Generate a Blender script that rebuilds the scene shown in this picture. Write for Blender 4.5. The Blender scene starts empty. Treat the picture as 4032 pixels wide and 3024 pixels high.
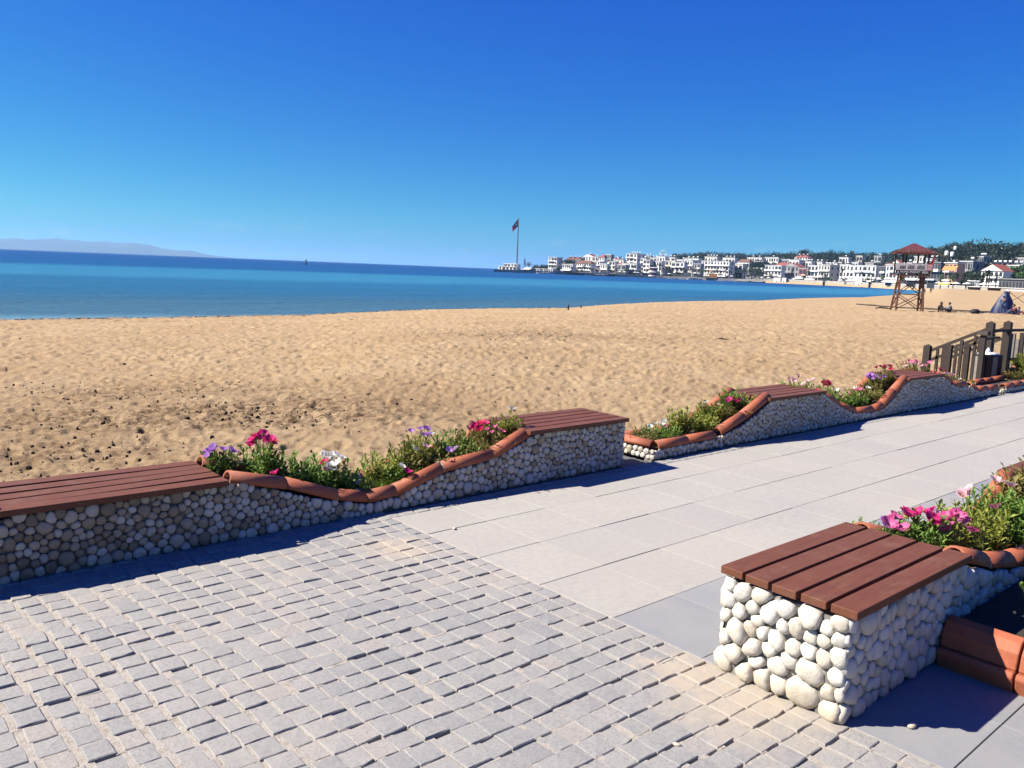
import bpy, math, random
import numpy as np
from mathutils import Vector, Matrix, Euler
R = random.Random(7)
NP = np.random.default_rng(11)
SC = bpy.context.scene
COL = SC.collection
rad = math.radians

# ------------------------------------------------------------------ camera
# world X runs along the promenade, world Y towards the sea, Z up, promenade at z = 0
CAM_H, FPX = 1.6, 3240.0                      # eye height (m), focal length in photo pixels (4032 wide)
PITCH, ROLL, YAW = rad(7.944), rad(2.2906), rad(41.5)
ca, sa = math.cos(YAW), math.sin(YAW)
RV0 = np.array([ca, -sa, 0.0]); FV0 = np.array([sa, ca, 0.0]); UV0 = np.array([0, 0, 1.0])
FV = math.cos(PITCH) * FV0 - math.sin(PITCH) * UV0
UVc = math.sin(PITCH) * FV0 + math.cos(PITCH) * UV0
cr, sr = math.cos(ROLL), math.sin(ROLL)
RI = cr * RV0 + sr * UVc
UI = -sr * RV0 + cr * UVc
cam = bpy.data.cameras.new('camera')
cam.sensor_width = 36.0; cam.lens = FPX / 4032 * 36.0
cam.clip_start = 0.05; cam.clip_end = 120000
camo = bpy.data.objects.new('camera', cam); COL.objects.link(camo)
M = Matrix(((RI[0], UI[0], -FV[0], 0), (RI[1], UI[1], -FV[1], 0), (RI[2], UI[2], -FV[2], CAM_H), (0, 0, 0, 1)))
camo.matrix_world = M
SC.camera = camo

# ------------------------------------------------------------------ sky, sun, exposure
SUN_EL = rad(42.5)
SUN_DIR = np.array([-math.cos(rad(-40.0)), -math.sin(rad(-40.0)), 0]) * math.cos(SUN_EL) + np.array([0, 0, math.sin(SUN_EL)])
W = bpy.data.worlds.new('World'); SC.world = W; W.use_nodes = True
nt = W.node_tree; nt.nodes.clear()
wo = nt.nodes.new('ShaderNodeOutputWorld'); bg = nt.nodes.new('ShaderNodeBackground')
sky = nt.nodes.new('ShaderNodeTexSky'); sky.sky_type = 'NISHITA'; sky.sun_disc = False
sky.sun_elevation = SUN_EL
sky.sun_rotation = math.atan2(SUN_DIR[0], SUN_DIR[1])
sky.altitude = 0; sky.air_density = 1.0; sky.dust_density = 0.15; sky.ozone_density = 4.0
hsv = nt.nodes.new('ShaderNodeHueSaturation'); hsv.inputs['Saturation'].default_value = 1.28
hsv.inputs['Value'].default_value = 1.0
# a few thin cloud wisps low over the horizon, all the way round
tc = nt.nodes.new('ShaderNodeTexCoord'); sep = nt.nodes.new('ShaderNodeSeparateXYZ')
mp = nt.nodes.new('ShaderNodeMapping'); mp.inputs['Scale'].default_value = (9, 9, 34)
nz = nt.nodes.new('ShaderNodeTexNoise'); nz.inputs['Scale'].default_value = 2.2; nz.inputs['Detail'].default_value = 7; nz.inputs['Roughness'].default_value = .62
r1 = nt.nodes.new('ShaderNodeMapRange'); r1.inputs[1].default_value = .56; r1.inputs[2].default_value = .78
r2 = nt.nodes.new('ShaderNodeMapRange'); r2.inputs[1].default_value = .055; r2.inputs[2].default_value = .02
mu = nt.nodes.new('ShaderNodeMath'); mu.operation = 'MULTIPLY'
mu2 = nt.nodes.new('ShaderNodeMath'); mu2.operation = 'MULTIPLY'; mu2.inputs[1].default_value = .35
mixc = nt.nodes.new('ShaderNodeMix'); mixc.data_type = 'RGBA'; mixc.inputs[7].default_value = (5.6, 5.9, 6.2, 1)
L = nt.links.new
# clear-day grade of the sky: per-channel contrast, same all round
sp_ = nt.nodes.new('ShaderNodeSeparateColor'); cb_ = nt.nodes.new('ShaderNodeCombineColor')
L(hsv.outputs[0], sp_.inputs[0])
for i_, (g_, k_) in enumerate(((1.387, .073), (1.235, .305), (.42, 2.10))):
    pw = nt.nodes.new('ShaderNodeMath'); pw.operation = 'POWER'; pw.inputs[1].default_value = g_
    ml = nt.nodes.new('ShaderNodeMath'); ml.operation = 'MULTIPLY'; ml.inputs[1].default_value = k_
    L(sp_.outputs[i_], pw.inputs[0]); L(pw.outputs[0], ml.inputs[0]); L(ml.outputs[0], cb_.inputs[i_])
L(tc.outputs['Generated'], sep.inputs[0]); L(tc.outputs['Generated'], mp.inputs[0]); L(mp.outputs[0], nz.inputs[0])
L(nz.outputs[0], r1.inputs[0]); L(sep.outputs[2], r2.inputs[0]); L(r1.outputs[0], mu.inputs[0]); L(r2.outputs[0], mu.inputs[1])
L(mu.outputs[0], mu2.inputs[0]); L(sky.outputs[0], hsv.inputs['Color']); L(cb_.outputs[0], mixc.inputs[6])
L(mu2.outputs[0], mixc.inputs[0]); L(mixc.outputs[2], bg.inputs[0]); bg.inputs[1].default_value = 0.06
L(bg.outputs[0], wo.inputs[0])
sun = bpy.data.lights.new('sun', 'SUN'); sun.energy = 5.0; sun.angle = rad(0.53); sun.color = (1, .93, .82)
suno = bpy.data.objects.new('sun', sun); COL.objects.link(suno)
suno.rotation_euler = Vector(SUN_DIR).to_track_quat('Z', 'Y').to_euler()
suno.location = (0, 0, 30)
SC.view_settings.view_transform = 'Standard'; SC.view_settings.look = 'None'
SC.view_settings.exposure = 1.42; SC.view_settings.gamma = 1; SC.view_settings.use_curve_mapping = False
SC.render.engine = 'CYCLES'
SC.cycles.volume_bounces = 0; SC.cycles.max_bounces = 6; SC.cycles.transparent_max_bounces = 6

# ------------------------------------------------------------------ photo pixel -> place
def ray(px, py):
    u = (px - 2016) / FPX; v = -(py - 1512) / FPX
    return RI * u + UI * v + FV
CP = np.array([0, 0, CAM_H])
def gnd(px, py, z=0.0):
    d = ray(px, py); return CP + d * ((z - CAM_H) / d[2])
def at(px, py, dist):
    d = ray(px, py); return CP + d * (dist / math.hypot(d[0], d[1]))
def onT(px, py, T):
    d = ray(px, py); return CP + d * (T / d[1])
def hpy(px):
    u = (px - 2016) / FPX; v = (math.tan(PITCH) - u * sr) / cr
    return 1512 - v * FPX
def azd(px):
    d = ray(px, hpy(px)); d = d / math.hypot(d[0], d[1]); return d
def P(px, dist, z=0.0):
    d = azd(px); return np.array([d[0] * dist, d[1] * dist, z])
def phi(px):
    d = azd(px); return math.atan2(d @ RV0, d @ FV0)

# ------------------------------------------------------------------ mesh helpers
class MB:
    def __init__(s): s.v = []; s.f = []; s.m = []
    def add(s, vs, fs, mi=0):
        o = len(s.v); s.v += [tuple(map(float, p)) for p in vs]; s.f += [tuple(i + o for i in f) for f in fs]; s.m += [mi] * len(fs); return s
    def box(s, x0, x1, y0, y1, z0, z1, mi=0):
        return s.add([(x0, y0, z0), (x1, y0, z0), (x1, y1, z0), (x0, y1, z0), (x0, y0, z1), (x1, y0, z1), (x1, y1, z1), (x0, y1, z1)],
                     [(0, 3, 2, 1), (4, 5, 6, 7), (0, 1, 5, 4), (1, 2, 6, 5), (2, 3, 7, 6), (3, 0, 4, 7)], mi)
    def bar(s, a, b, w, h=None, mi=0, up=(0, 0, 1)):
        a = Vector(a); b = Vector(b); h = h or w; d = (b - a).normalized(); u = Vector(up)
        if abs(d.dot(u)) > .97: u = Vector((0, 1, 0))
        x = d.cross(u).normalized() * w / 2; y = x.cross(d).normalized() * h / 2
        vs = [a - x - y, a + x - y, a + x + y, a - x + y, b - x - y, b + x - y, b + x + y, b - x + y]
        return s.add(vs, [(0, 1, 2, 3), (7, 6, 5, 4), (0, 4, 5, 1), (1, 5, 6, 2), (2, 6, 7, 3), (3, 7, 4, 0)], mi)
    def tube(s, pts, rs, n=6, mi=0, cap=True):
        pts = [Vector(p) for p in pts]; k = len(pts)
        if not hasattr(rs, '__len__'): rs = [rs] * k
        vs = []; px = None
        for i, p in enumerate(pts):
            d = (pts[min(i + 1, k - 1)] - pts[max(i - 1, 0)]).normalized()
            if px is None:
                u = Vector((0, 0, 1)) if abs(d.z) < .9 else Vector((1, 0, 0)); px = d.cross(u).normalized()
            px = (px - d * px.dot(d)).normalized(); py = d.cross(px)
            for j in range(n):
                t = 2 * math.pi * j / n; vs.append(p + (px * math.cos(t) + py * math.sin(t)) * rs[i])
        fs = [(i * n + j, i * n + (j + 1) % n, (i + 1) * n + (j + 1) % n, (i + 1) * n + j) for i in range(k - 1) for j in range(n)]
        if cap: fs += [tuple(range(n))[::-1], tuple((k - 1) * n + j for j in range(n))]
        return s.add(vs, fs, mi)
    def lathe(s, prof, n=12, c=(0, 0, 0), mi=0):
        vs = [(c[0] + r * math.cos(2 * math.pi * j / n), c[1] + r * math.sin(2 * math.pi * j / n), c[2] + z) for r, z in prof for j in range(n)]
        k = len(prof)
        fs = [(i * n + j, i * n + (j + 1) % n, (i + 1) * n + (j + 1) % n, (i + 1) * n + j) for i in range(k - 1) for j in range(n)]
        fs += [tuple(range(n))[::-1], tuple((k - 1) * n + j for j in range(n))]
        return s.add(vs, fs, mi)
    def prism(s, poly, axis, a0, a1, mi=0):
        # poly: 2-D outline; axis 'y': (x,z) outline extruded along y ; 'z': (x,y) outline ; 'x': (y,z) outline
        n = len(poly)
        def q(p, a): return (p[0], a, p[1]) if axis == 'y' else ((p[0], p[1], a) if axis == 'z' else (a, p[0], p[1]))
        vs = [q(p, a0) for p in poly] + [q(p, a1) for p in poly]
        fs = [tuple(range(n)), tuple(range(2 * n - 1, n - 1, -1))] + [(i, i + n, (i + 1) % n + n, (i + 1) % n) for i in range(n)]
        return s.add(vs, fs, mi)
    def mesh(s, name, mats, smooth=False):
        m = bpy.data.meshes.new(name); m.from_pydata(s.v, [], s.f)
        for x in (mats if isinstance(mats, (list, tuple)) else [mats]): m.materials.append(x)
        if any(s.m): m.polygons.foreach_set('material_index', s.m)
        if smooth: m.polygons.foreach_set('use_smooth', [True] * len(m.polygons))
        m.update(); return m
def link(name, mesh, parent=None, loc=(0, 0, 0), rot=(0, 0, 0), scl=(1, 1, 1)):
    o = bpy.data.objects.new(name, mesh); COL.objects.link(o); o.parent = parent
    o.location = loc; o.rotation_euler = rot; o.scale = scl; return o
def tag(o, label, cat, group=None):
    o['label'] = label; o['category'] = cat
    if group: o['group'] = group
    return o
def thing(name, label, cat, loc=(0, 0, 0), rz=0.0, group=None):
    return tag(link(name, None, None, tuple(map(float, loc)), (0, 0, rz)), label, cat, group)
def part(name, mb, mat, parent=None, smooth=False, **k):
    return link(name, mb.mesh(name, mat, smooth), parent, **k)
def struct(o): o['kind'] = 'structure'; return o
def stuff(o): o['kind'] = 'stuff'; return o
def bevel(o, w, seg=1):
    b = o.modifiers.new('bevel', 'BEVEL'); b.width = w; b.segments = seg; b.limit_method = 'ANGLE'; return o
def copytree(o, parent=None):
    c = o.copy(); COL.objects.link(c)
    if parent is not None: c.parent = parent
    for ch in o.children: copytree(ch, c)
    return c
def fastmesh(name, V, F, mats, smooth=True, mi=None):
    m = bpy.data.meshes.new(name); V = np.asarray(V, np.float32); F = np.asarray(F, np.int32); k = F.shape[1]
    m.vertices.add(len(V)); m.vertices.foreach_set('co', V.ravel())
    m.loops.add(F.size); m.loops.foreach_set('vertex_index', F.ravel())
    m.polygons.add(len(F)); m.polygons.foreach_set('loop_start', np.arange(0, F.size, k, dtype=np.int32))
    try: m.polygons.foreach_set('loop_total', np.full(len(F), k, np.int32))
    except Exception: pass
    for x in (mats if isinstance(mats, (list, tuple)) else [mats]): m.materials.append(x)
    if mi is not None: m.polygons.foreach_set('material_index', np.asarray(mi, np.int32))
    m.update(calc_edges=True); m.validate()
    if smooth: m.polygons.foreach_set('use_smooth', np.ones(len(F), bool))
    return m

# ------------------------------------------------------------------ numpy noise
def _h(ix, iy, k=0):
    n = (ix.astype(np.int64) * 374761393 + iy.astype(np.int64) * 668265263 + k * 1274126177) & 0xffffffff
    n = ((n ^ (n >> 13)) * 1274126177) & 0xffffffff
    return ((n ^ (n >> 16)) & 0xffffff) / float(0xffffff)
def vnoise(x, y, k=0):
    ix = np.floor(x); iy = np.floor(y); fx = x - ix; fy = y - iy
    fx = fx * fx * (3 - 2 * fx); fy = fy * fy * (3 - 2 * fy)
    a = _h(ix, iy, k); b = _h(ix + 1, iy, k); c = _h(ix, iy + 1, k); d = _h(ix + 1, iy + 1, k)
    return (a * (1 - fx) + b * fx) * (1 - fy) + (c * (1 - fx) + d * fx) * fy
def fbm(x, y, o=4, k=0):
    t = 0; a = .5
    for i in range(o): t = t + a * vnoise(x * 2 ** i, y * 2 ** i, k + i); a *= .5
    return t
def dimples(x, y, k=0):
    ix = np.floor(x); iy = np.floor(y); out = np.zeros_like(x)
    for dx in (-1, 0, 1):
        for dy in (-1, 0, 1):
            cx = ix + dx; cy = iy + dy
            px = cx + _h(cx, cy, k); py = cy + _h(cx, cy, k + 5)
            th = _h(cx, cy, k + 9) * 6.283; r = .30 + .35 * _h(cx, cy, k + 3)
            ax = (x - px) * np.cos(th) + (y - py) * np.sin(th); ay = -(x - px) * np.sin(th) + (y - py) * np.cos(th)
            q = np.sqrt(ax * ax + (1.9 * ay) ** 2) / r
            out += np.where(q < 1.5, -np.exp(-q * q * 2.5) + .38 * np.exp(-((q - 1.05) * 3.6) ** 2), 0) * (.3 + .7 * _h(cx, cy, k + 7))
    return out
def sst(a, b, x):
    t = np.clip((x - a) / (b - a), 0, 1); return t * t * (3 - 2 * t)

# ------------------------------------------------------------------ materials
class N:
    """small node-tree builder"""
    def __init__(s, name):
        s.m = bpy.data.materials.new(name); s.m.use_nodes = True; s.t = s.m.node_tree
        s.b = s.t.nodes['Principled BSDF']; s.out = s.t.nodes['Material Output']
    def n(s, typ, **k):
        x = s.t.nodes.new('ShaderNode' + typ)
        for a, v in k.items():
            if a.startswith('_'): setattr(x, a[1:], v)
            else:
                key = int(a[1:]) if a[0] == 'i' and a[1:].isdigit() else a.replace('__', ' ')
                if hasattr(v, 'is_linked') or isinstance(v, bpy.types.NodeSocket): s.t.links.new(v, x.inputs[key])
                else: x.inputs[key].default_value = v
        return x
    def link(s, a, b): s.t.links.new(a, b)
    def obj(s): return s.n('TexCoord').outputs['Object']
    def pos(s): return s.n('NewGeometry').outputs['Position']
    def noise(s, v, sc, det=4, ro=.55, dist=0):
        return s.n('TexNoise', Vector=v, Scale=sc, Detail=det, Roughness=ro, Distortion=dist).outputs[0]
    def ramp(s, f, *st):
        r = s.n('ValToRGB', Fac=f); e = r.color_ramp.elements
        while len(e) < len(st): e.new(.5)
        for i, (p, c) in enumerate(st):
            e[i].position = p; e[i].color = (c, c, c, 1) if not hasattr(c, '__len__') else (*c, 1)
        return r.outputs[0]
    def mix(s, f, a, b, mode='MIX'):
        x = s.n('Mix', _data_type='RGBA', _blend_type=mode)
        for i, v in ((0, f), (6, a), (7, b)):
            if isinstance(v, bpy.types.NodeSocket): s.link(v, x.inputs[i])
            else: x.inputs[i].default_value = v if i == 0 else ((*v, 1) if len(v) == 3 else v)
        return x.outputs[2]
    def math(s, op, a, b=0.0):
        x = s.n('Math', _operation=op)
        for i, v in ((0, a), (1, b)):
            if isinstance(v, bpy.types.NodeSocket): s.link(v, x.inputs[i])
            else: x.inputs[i].default_value = v
        return x.outputs[0]
    def rnd(s):
        a = s.n('ObjectInfo').outputs['Random']; b = s.n('NewGeometry').outputs['Random Per Island']
        return s.math('FRACT', s.math('ADD', a, s.math('MULTIPLY', b, 7.31)))
    def bump(s, h, st, d=.01):
        x = s.n('Bump', Height=h, Strength=st, Distance=d); s.link(x.outputs[0], s.b.inputs['Normal']); return s
    def set(s, col=None, rough=None, **k):
        for key, v in (('Base Color', col), ('Roughness', rough), *[(a.replace('__', ' '), b) for a, b in k.items()]):
            if v is None: continue
            if isinstance(v, bpy.types.NodeSocket): s.link(v, s.b.inputs[key])
            else: s.b.inputs[key].default_value = (*v, 1) if hasattr(v, '__len__') and len(v) == 3 else v
        return s
def flat(name, c, rough=.7, var=.12, sc=3.0, bump=0, metal=0):
    m = N(name); n = m.noise(m.obj(), sc, 5, .6)
    lo = tuple(x * (1 - var) for x in c); hi = tuple(min(1, x * (1 + var)) for x in c)
    m.set(m.mix(m.ramp(n, (.3, 0), (.7, 1)), lo, hi), rough, Metallic=metal)
    if bump: m.bump(m.noise(m.obj(), sc * 6, 5), bump)
    return m.m
MAT = {}

# pebbles: white limestone, each with its own tone, some cream or rust stained
def pebble_mat(name, tan, dirt=0.0, brown_until=None):
    m = N(name); r = m.rnd(); p = m.pos()
    c = m.ramp(r, (0, (.84, .80, .72)), (.35, (.80, .755, .66)), (.62, (.74, .68, .57)), (.8, (.60, .51, .37) if tan > .3 else (.78, .72, .60)), (1, (.44, .34, .22) if tan > .6 else (.66, .57, .42)))
    st = m.ramp(m.noise(p, 9, 4, .6), (.55, 0), (.72, 1))
    c = m.mix(m.math('MULTIPLY', st, .45 * tan + .12), c, (.55, .38, .18))
    sp = m.ramp(m.noise(p, 120, 3), (.60, 0), (.75, 1))
    c = m.mix(m.math('MULTIPLY', sp, .25), c, (.42, .38, .33))
    if brown_until is not None:
        sx = m.n('SeparateXYZ', Vector=p)
        k = m.n('MapRange', i0=m.math('ADD', sx.outputs[0], m.math('MULTIPLY', m.noise(p, 2.3, 3), 1.2)), i1=brown_until + 1.2, i2=brown_until - .2).outputs[0]
        k = m.math('MULTIPLY', k, m.ramp(r, (0, .15), (.5, .8), (1, 1.0)))
        c = m.mix(m.math('MULTIPLY', k, .85), c, m.mix(r, (.46, .29, .12), (.24, .18, .12)))
    if dirt:
        sz = m.n('SeparateXYZ', Vector=p).outputs[2]
        k = m.n('MapRange', i0=m.math('ADD', sz, m.math('MULTIPLY', m.noise(p, 14, 3), .12)), i1=.20, i2=.04).outputs[0]
        c = m.mix(m.math('MULTIPLY', k, dirt), c, (.60, .47, .28))
    m.set(c, .55, Specular__IOR__Level=.35); m.bump(m.math('ADD', m.noise(p, 38, 5, .65), m.math('MULTIPLY', m.noise(p, 140, 4, .7), .5)), .55, .007)
    return m.m
MAT['peb_r'] = pebble_mat('white_pebble', .15, .55)
MAT['peb_1'] = pebble_mat('cream_pebble', .7, .0, 2.0)
MAT['peb_2'] = pebble_mat('pale_pebble', .35)
def mortar():
    m = N('mortar'); p = m.pos(); m.set(m.ramp(m.noise(p, 25, 6, .7), (.3, (.20, .185, .16)), (.7, (.40, .37, .32))), .95); m.bump(m.noise(p, 60, 6), .6, .01); return m.m
MAT['mortar'] = mortar()
def concrete():
    m = N('concrete'); p = m.pos(); m.set(m.ramp(m.noise(p, 4, 7, .65), (.3, (.36, .34, .30)), (.7, (.54, .51, .46))), .9); m.bump(m.noise(p, 40, 6), .4, .008); return m.m
MAT['conc'] = concrete()
def wood():
    m = N('painted_wood'); o = m.pos(); mp = m.n('Mapping', Vector=o, Scale=(2.2, 26, 26)).outputs[0]
    g = m.noise(mp, 3, 6, .6, .6); r = m.rnd()
    c = m.mix(m.ramp(g, (.3, 0), (.75, 1)), (.135, .044, .022), (.20, .070, .036))
    c = m.mix(m.math('MULTIPLY', r, .35), c, (.17, .075, .045))
    d = m.ramp(m.noise(o, 7, 6, .7), (.52, 0), (.75, 1))
    c = m.mix(m.math('MULTIPLY', d, .28), c, (.30, .20, .14))
    sc = m.ramp(m.noise(m.n('Mapping', Vector=o, Scale=(8, 120, 40)).outputs[0], 2, 4), (.66, 0), (.72, 1))
    c = m.mix(m.math('MULTIPLY', sc, .35), c, (.36, .27, .2))
    m.set(c, m.ramp(g, (.2, .5), (.8, .68)), Specular__IOR__Level=.22); m.bump(g, .18, .004); return m.m
MAT['wood'] = wood()
def terracotta():
    m = N('terracotta'); o = m.pos(); n = m.noise(o, 12, 6, .65); r = m.rnd()
    c = m.mix(m.ramp(n, (.3, 0), (.7, 1)), (.46, .105, .036), (.62, .17, .066))
    c = m.mix(m.math('MULTIPLY', r, .5), c, (.44, .13, .06))
    d = m.ramp(m.noise(o, 5.5, 7, .75), (.54, 0), (.74, 1))
    c = m.mix(m.math('MULTIPLY', d, .35), c, (.52, .34, .24))
    m.set(c, .72); m.bump(m.noise(o, 45, 6), .3, .006); return m.m
MAT['terra'] = terracotta()
def sett():
    m = N('grey_sett'); p = m.pos(); r = m.rnd()
    c = m.ramp(r, (0, (.335, .33, .325)), (.3, (.40, .39, .365)), (.6, (.44, .425, .39)), (.8, (.41, .40, .38)), (.92, (.47, .435, .395)), (1, (.49, .435, .38)))
    n = m.noise(p, 45, 6, .7); c = m.mix(m.ramp(n, (.35, 0), (.7, .55)), c, (.54, .52, .48)); n4 = m.noise(p, 70, 4, .8); c = m.mix(m.ramp(n4, (.5, 0), (.64, .55)), c, (.22, .22, .22))
    s = m.ramp(m.noise(p, 230, 2), (.62, 0), (.72, 1)); c = m.mix(m.math('MULTIPLY', s, .4), c, (.20, .20, .21))
    d = m.ramp(m.noise(p, 1.3, 5, .6), (.50, 0), (.72, 1)); c = m.mix(m.math('MULTIPLY', d, .38), c, (.58, .52, .44))
    for (cx, cy), rr in ((gnd(2930, 2760)[:2], .42), (gnd(2690, 2640)[:2], .22), (gnd(1560, 2160)[:2], .25)):     # drifted sand by the bench foot
        dv = m.n('VectorMath', _operation='DISTANCE', i0=p, i1=(float(cx), float(cy), 0.0)).outputs['Value']
        k = m.n('MapRange', i0=m.math('ADD', dv, m.math('MULTIPLY', m.math('SUBTRACT', m.noise(p, 9, 6, .7), .5), .7)), i1=rr, i2=rr * .25).outputs[0]
        c = m.mix(m.math('MULTIPLY', k, .75), c, (.64, .53, .40))
    m.set(c, .82); m.bump(m.noise(p, 90, 7, .75), .55, .006); return m.m
MAT['sett'] = sett()
def joint():
    m = N('sandy_joint'); p = m.pos(); m.set(m.ramp(m.noise(p, 30, 6, .7), (.3, (.46, .39, .31)), (.5, (.68, .61, .51)), (.75, (.78, .72, .63))), .95); m.bump(m.noise(p, 140, 6, .7), .9, .01); return m.m
MAT['joint'] = joint()
def slab(name, a, b, blue):
    m = N(name); p = m.pos(); r = m.rnd()
    c = m.mix(r, a, b); c = m.mix(m.math('MULTIPLY', m.ramp(m.math('FRACT', m.math('MULTIPLY', r, 5.7)), (.7, 0), (.85, 1)), .6), c, blue)
    n = m.noise(p, 2.2, 6, .65); c = m.mix(m.ramp(n, (.4, 0), (.75, .45)), c, (.42, .41, .39)); n2 = m.noise(p, 26, 5, .7); c = m.mix(m.ramp(n2, (.42, 0), (.66, .5)), c, (.40, .38, .36)); n3 = m.noise(p, .55, 4, .6); c = m.mix(m.ramp(n3, (.45, 0), (.7, .4)), c, (.62, .55, .46))
    sp = m.noise(p, 260, 2); c = m.mix(m.ramp(sp, (.58, 0), (.7, .5)), c, (.30, .29, .28)); c = m.mix(m.ramp(sp, (.3, .4), (.42, 0)), c, (.72, .70, .66))
    sc = m.ramp(m.noise(m.n('Mapping', Vector=p, Scale=(14, 1.5, 1)).outputs[0], 3, 4), (.62, 0), (.7, .3)); c = m.mix(sc, c, (.5, .48, .46))
    m.set(c, .75); m.bump(m.noise(p, 180, 5, .7), .22, .003); return m.m
MAT['slab'] = slab('light_granite', (.55, .52, .455), (.60, .565, .49), (.51, .495, .45))
MAT['slabd'] = slab('blue_grey_granite', (.31, .325, .345), (.37, .38, .39), (.30, .31, .33))
def soil():
    m = N('soil'); p = m.pos(); m.set(m.ramp(m.noise(p, 30, 7, .75), (.3, (.035, .025, .016)), (.7, (.12, .085, .055))), 1); m.bump(m.noise(p, 50, 7, .7), 1, .03); return m.m
MAT['soil'] = soil()
def sandm():
    m = N('beach_sand'); p = m.pos()
    n = m.noise(p, .35, 6, .6); f = m.noise(p, 6, 6, .7)
    c = m.mix(m.ramp(n, (.35, 0), (.65, 1)), (.60, .42, .235), (.70, .515, .305))
    c = m.mix(m.ramp(f, (.35, .35), (.6, 0)), c, (.44, .28, .13))
    a = m.n('Attribute', _attribute_name='debris').outputs['Fac']
    k = m.math('MULTIPLY', m.ramp(m.noise(p, 5.5, 8, .8, .5), (.44, 0), (.60, 1)), a)
    c = m.mix(k, c, m.mix(m.noise(p, 24, 4), (.06, .035, .02), (.26, .15, .08)))
    w = m.n('Attribute', _attribute_name='wet').outputs['Fac']
    c = m.mix(w, c, (.30, .22, .14))
    m.set(c, 1.0, Specular__IOR__Level=.1); m.bump(m.noise(p, 16, 8, .8), .9, .05); return m.m
MAT['sand'] = sandm()
def seam():
    m = N('sea_water'); p = m.pos(); s = m.n('SeparateXYZ', Vector=p)
    ly = m.math('LOGARITHM', m.math('MAXIMUM', s.outputs[1], 20), 10)
    wv = m.noise(m.n('Mapping', Vector=p, Scale=(.0035, .012, 1)).outputs[0], 1, 4, .6)
    q = m.math('ADD', ly, m.math('MULTIPLY', m.math('SUBTRACT', wv, .5), .22))
    f = m.n('MapRange', i0=q, i1=1.6, i2=3.6).outputs[0]
    c = m.ramp(f, (0, (.11, .21, .26)), (.03, (.10, .20, .26)), (.05, (.045, .105, .15)), (.10, (.036, .095, .145)), (.14, (.02, .09, .165)), (.21, (.018, .095, .18)), (.25, (.028, .135, .23)), (.33, (.024, .125, .22)), (.39, (.010, .062, .165)), (1, (.003, .026, .115)))
    m.set(c, .9, Specular__IOR__Level=0.0)
    b1 = m.noise(m.n('Mapping', Vector=p, Scale=(.55, 1.0, 1)).outputs[0], 1.3, 6, .7)
    b2 = m.noise(m.n('Mapping', Vector=p, Scale=(.03, .09, 1)).outputs[0], 1, 5, .6)
    m.bump(m.math('ADD', b1, m.math('MULTIPLY', b2, 5)), .8, .45)
    gl = m.n('BsdfGlossy', Color=(.75, .88, 1, 1), Roughness=.22); nn = m.b.inputs['Normal'].links[0].from_socket; m.link(nn, gl.inputs['Normal'])
    lw = m.n('LayerWeight', Blend=.25, Normal=nn).outputs['Fresnel']
    x = m.n('MixShader', Fac=m.n('MapRange', i0=lw, i3=.03, i4=.20).outputs[0]); m.link(m.b.outputs[0], x.inputs[1]); m.link(gl.outputs[0], x.inputs[2]); m.link(x.outputs[0], m.out.inputs[0]); return m.m
MAT['sea'] = seam()
MAT['white'] = flat('white_render', (.80, .79, .76), .8, .06, .4)
MAT['cream'] = flat('cream_render', (.70, .66, .58), .85, .08, .4)
MAT['grey'] = flat('grey_render', (.42, .42, .43), .85, .1, .4)
MAT['dkgrey'] = flat('dark_grey_render', (.16, .165, .18), .8, .12, .4)
MAT['pink'] = flat('red_render', (.50, .15, .13), .8, .1, .4)
MAT['peach'] = flat('peach_render', (.70, .45, .32), .8, .1, .4)
MAT['glass'] = flat('dark_glass', (.022, .026, .034), .55, .2, 1)
MAT['roofred'] = flat('red_roof_tiles', (.36, .09, .06), .8, .15, 1)
MAT['roofbr'] = flat('brown_roof_tiles', (.20, .09, .06), .85, .15, 1)
MAT['orange'] = flat('orange_awning', (.80, .32, .09), .7, .06)
MAT['yellow'] = flat('yellow_awning', (.85, .58, .03), .7, .06)
MAT['canvas'] = flat('white_canvas', (.82, .82, .80), .8, .05)
MAT['redp'] = flat('red_cloth', (.55, .02, .03), .8, .08)
MAT['blue'] = flat('blue_cloth', (.008, .018, .105), .55, .3, 2.5)
MAT['bluep'] = flat('blue_paint', (.05, .12, .32), .5, .1)
MAT['hull'] = flat('dark_wood_hull', (.035, .022, .016), .5, .25)
MAT['dkwood'] = flat('weathered_dark_wood', (.026, .013, .008), .75, .35, 9, .4)
MAT['gywood'] = flat('sun_bleached_wood', (.22, .195, .17), .85, .25, 9, .4)
MAT['rust'] = flat('rust_brown_steel', (.19, .075, .035), .8, .4, 2, .2)
MAT['dkmet'] = flat('black_metal', (.02, .02, .022), .45, .2, 4)
MAT['steel'] = flat('grey_steel', (.38, .40, .42), .4, .1, 4, 0, .6)
MAT['maroon'] = flat('maroon_roof_sheet', (.16, .030, .035), .7, .2, 2)
MAT['thatch'] = flat('dry_thatch', (.20, .13, .085), 1, .45, 9, .8)
MAT['banner'] = flat('banner_white', (.66, .63, .66), .6, .08, 2)
MAT['bannerr'] = flat('banner_pink_red', (.62, .12, .15), .6, .08, 2)
MAT['black'] = flat('black_vinyl', (.012, .012, .014), .5, .1)
MAT['print'] = flat('banner_print_grey', (.07, .07, .09), .6, .2, 4)
MAT['prw'] = flat('banner_print_white', (.85, .85, .85), .6, .02)
MAT['skin'] = flat('skin', (.45, .26, .18), .6, .06, 6)
MAT['hair'] = flat('dark_hair', (.012, .009, .008), .6, .2, 30)
MAT['jackdk'] = flat('black_jacket', (.012, .012, .014), .8, .2, 6)
MAT['shirtgy'] = flat('grey_blue_shirt', (.18, .22, .30), .8, .1, 6)
MAT['jeans'] = flat('blue_jeans', (.04, .08, .20), .8, .2, 6)
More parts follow.
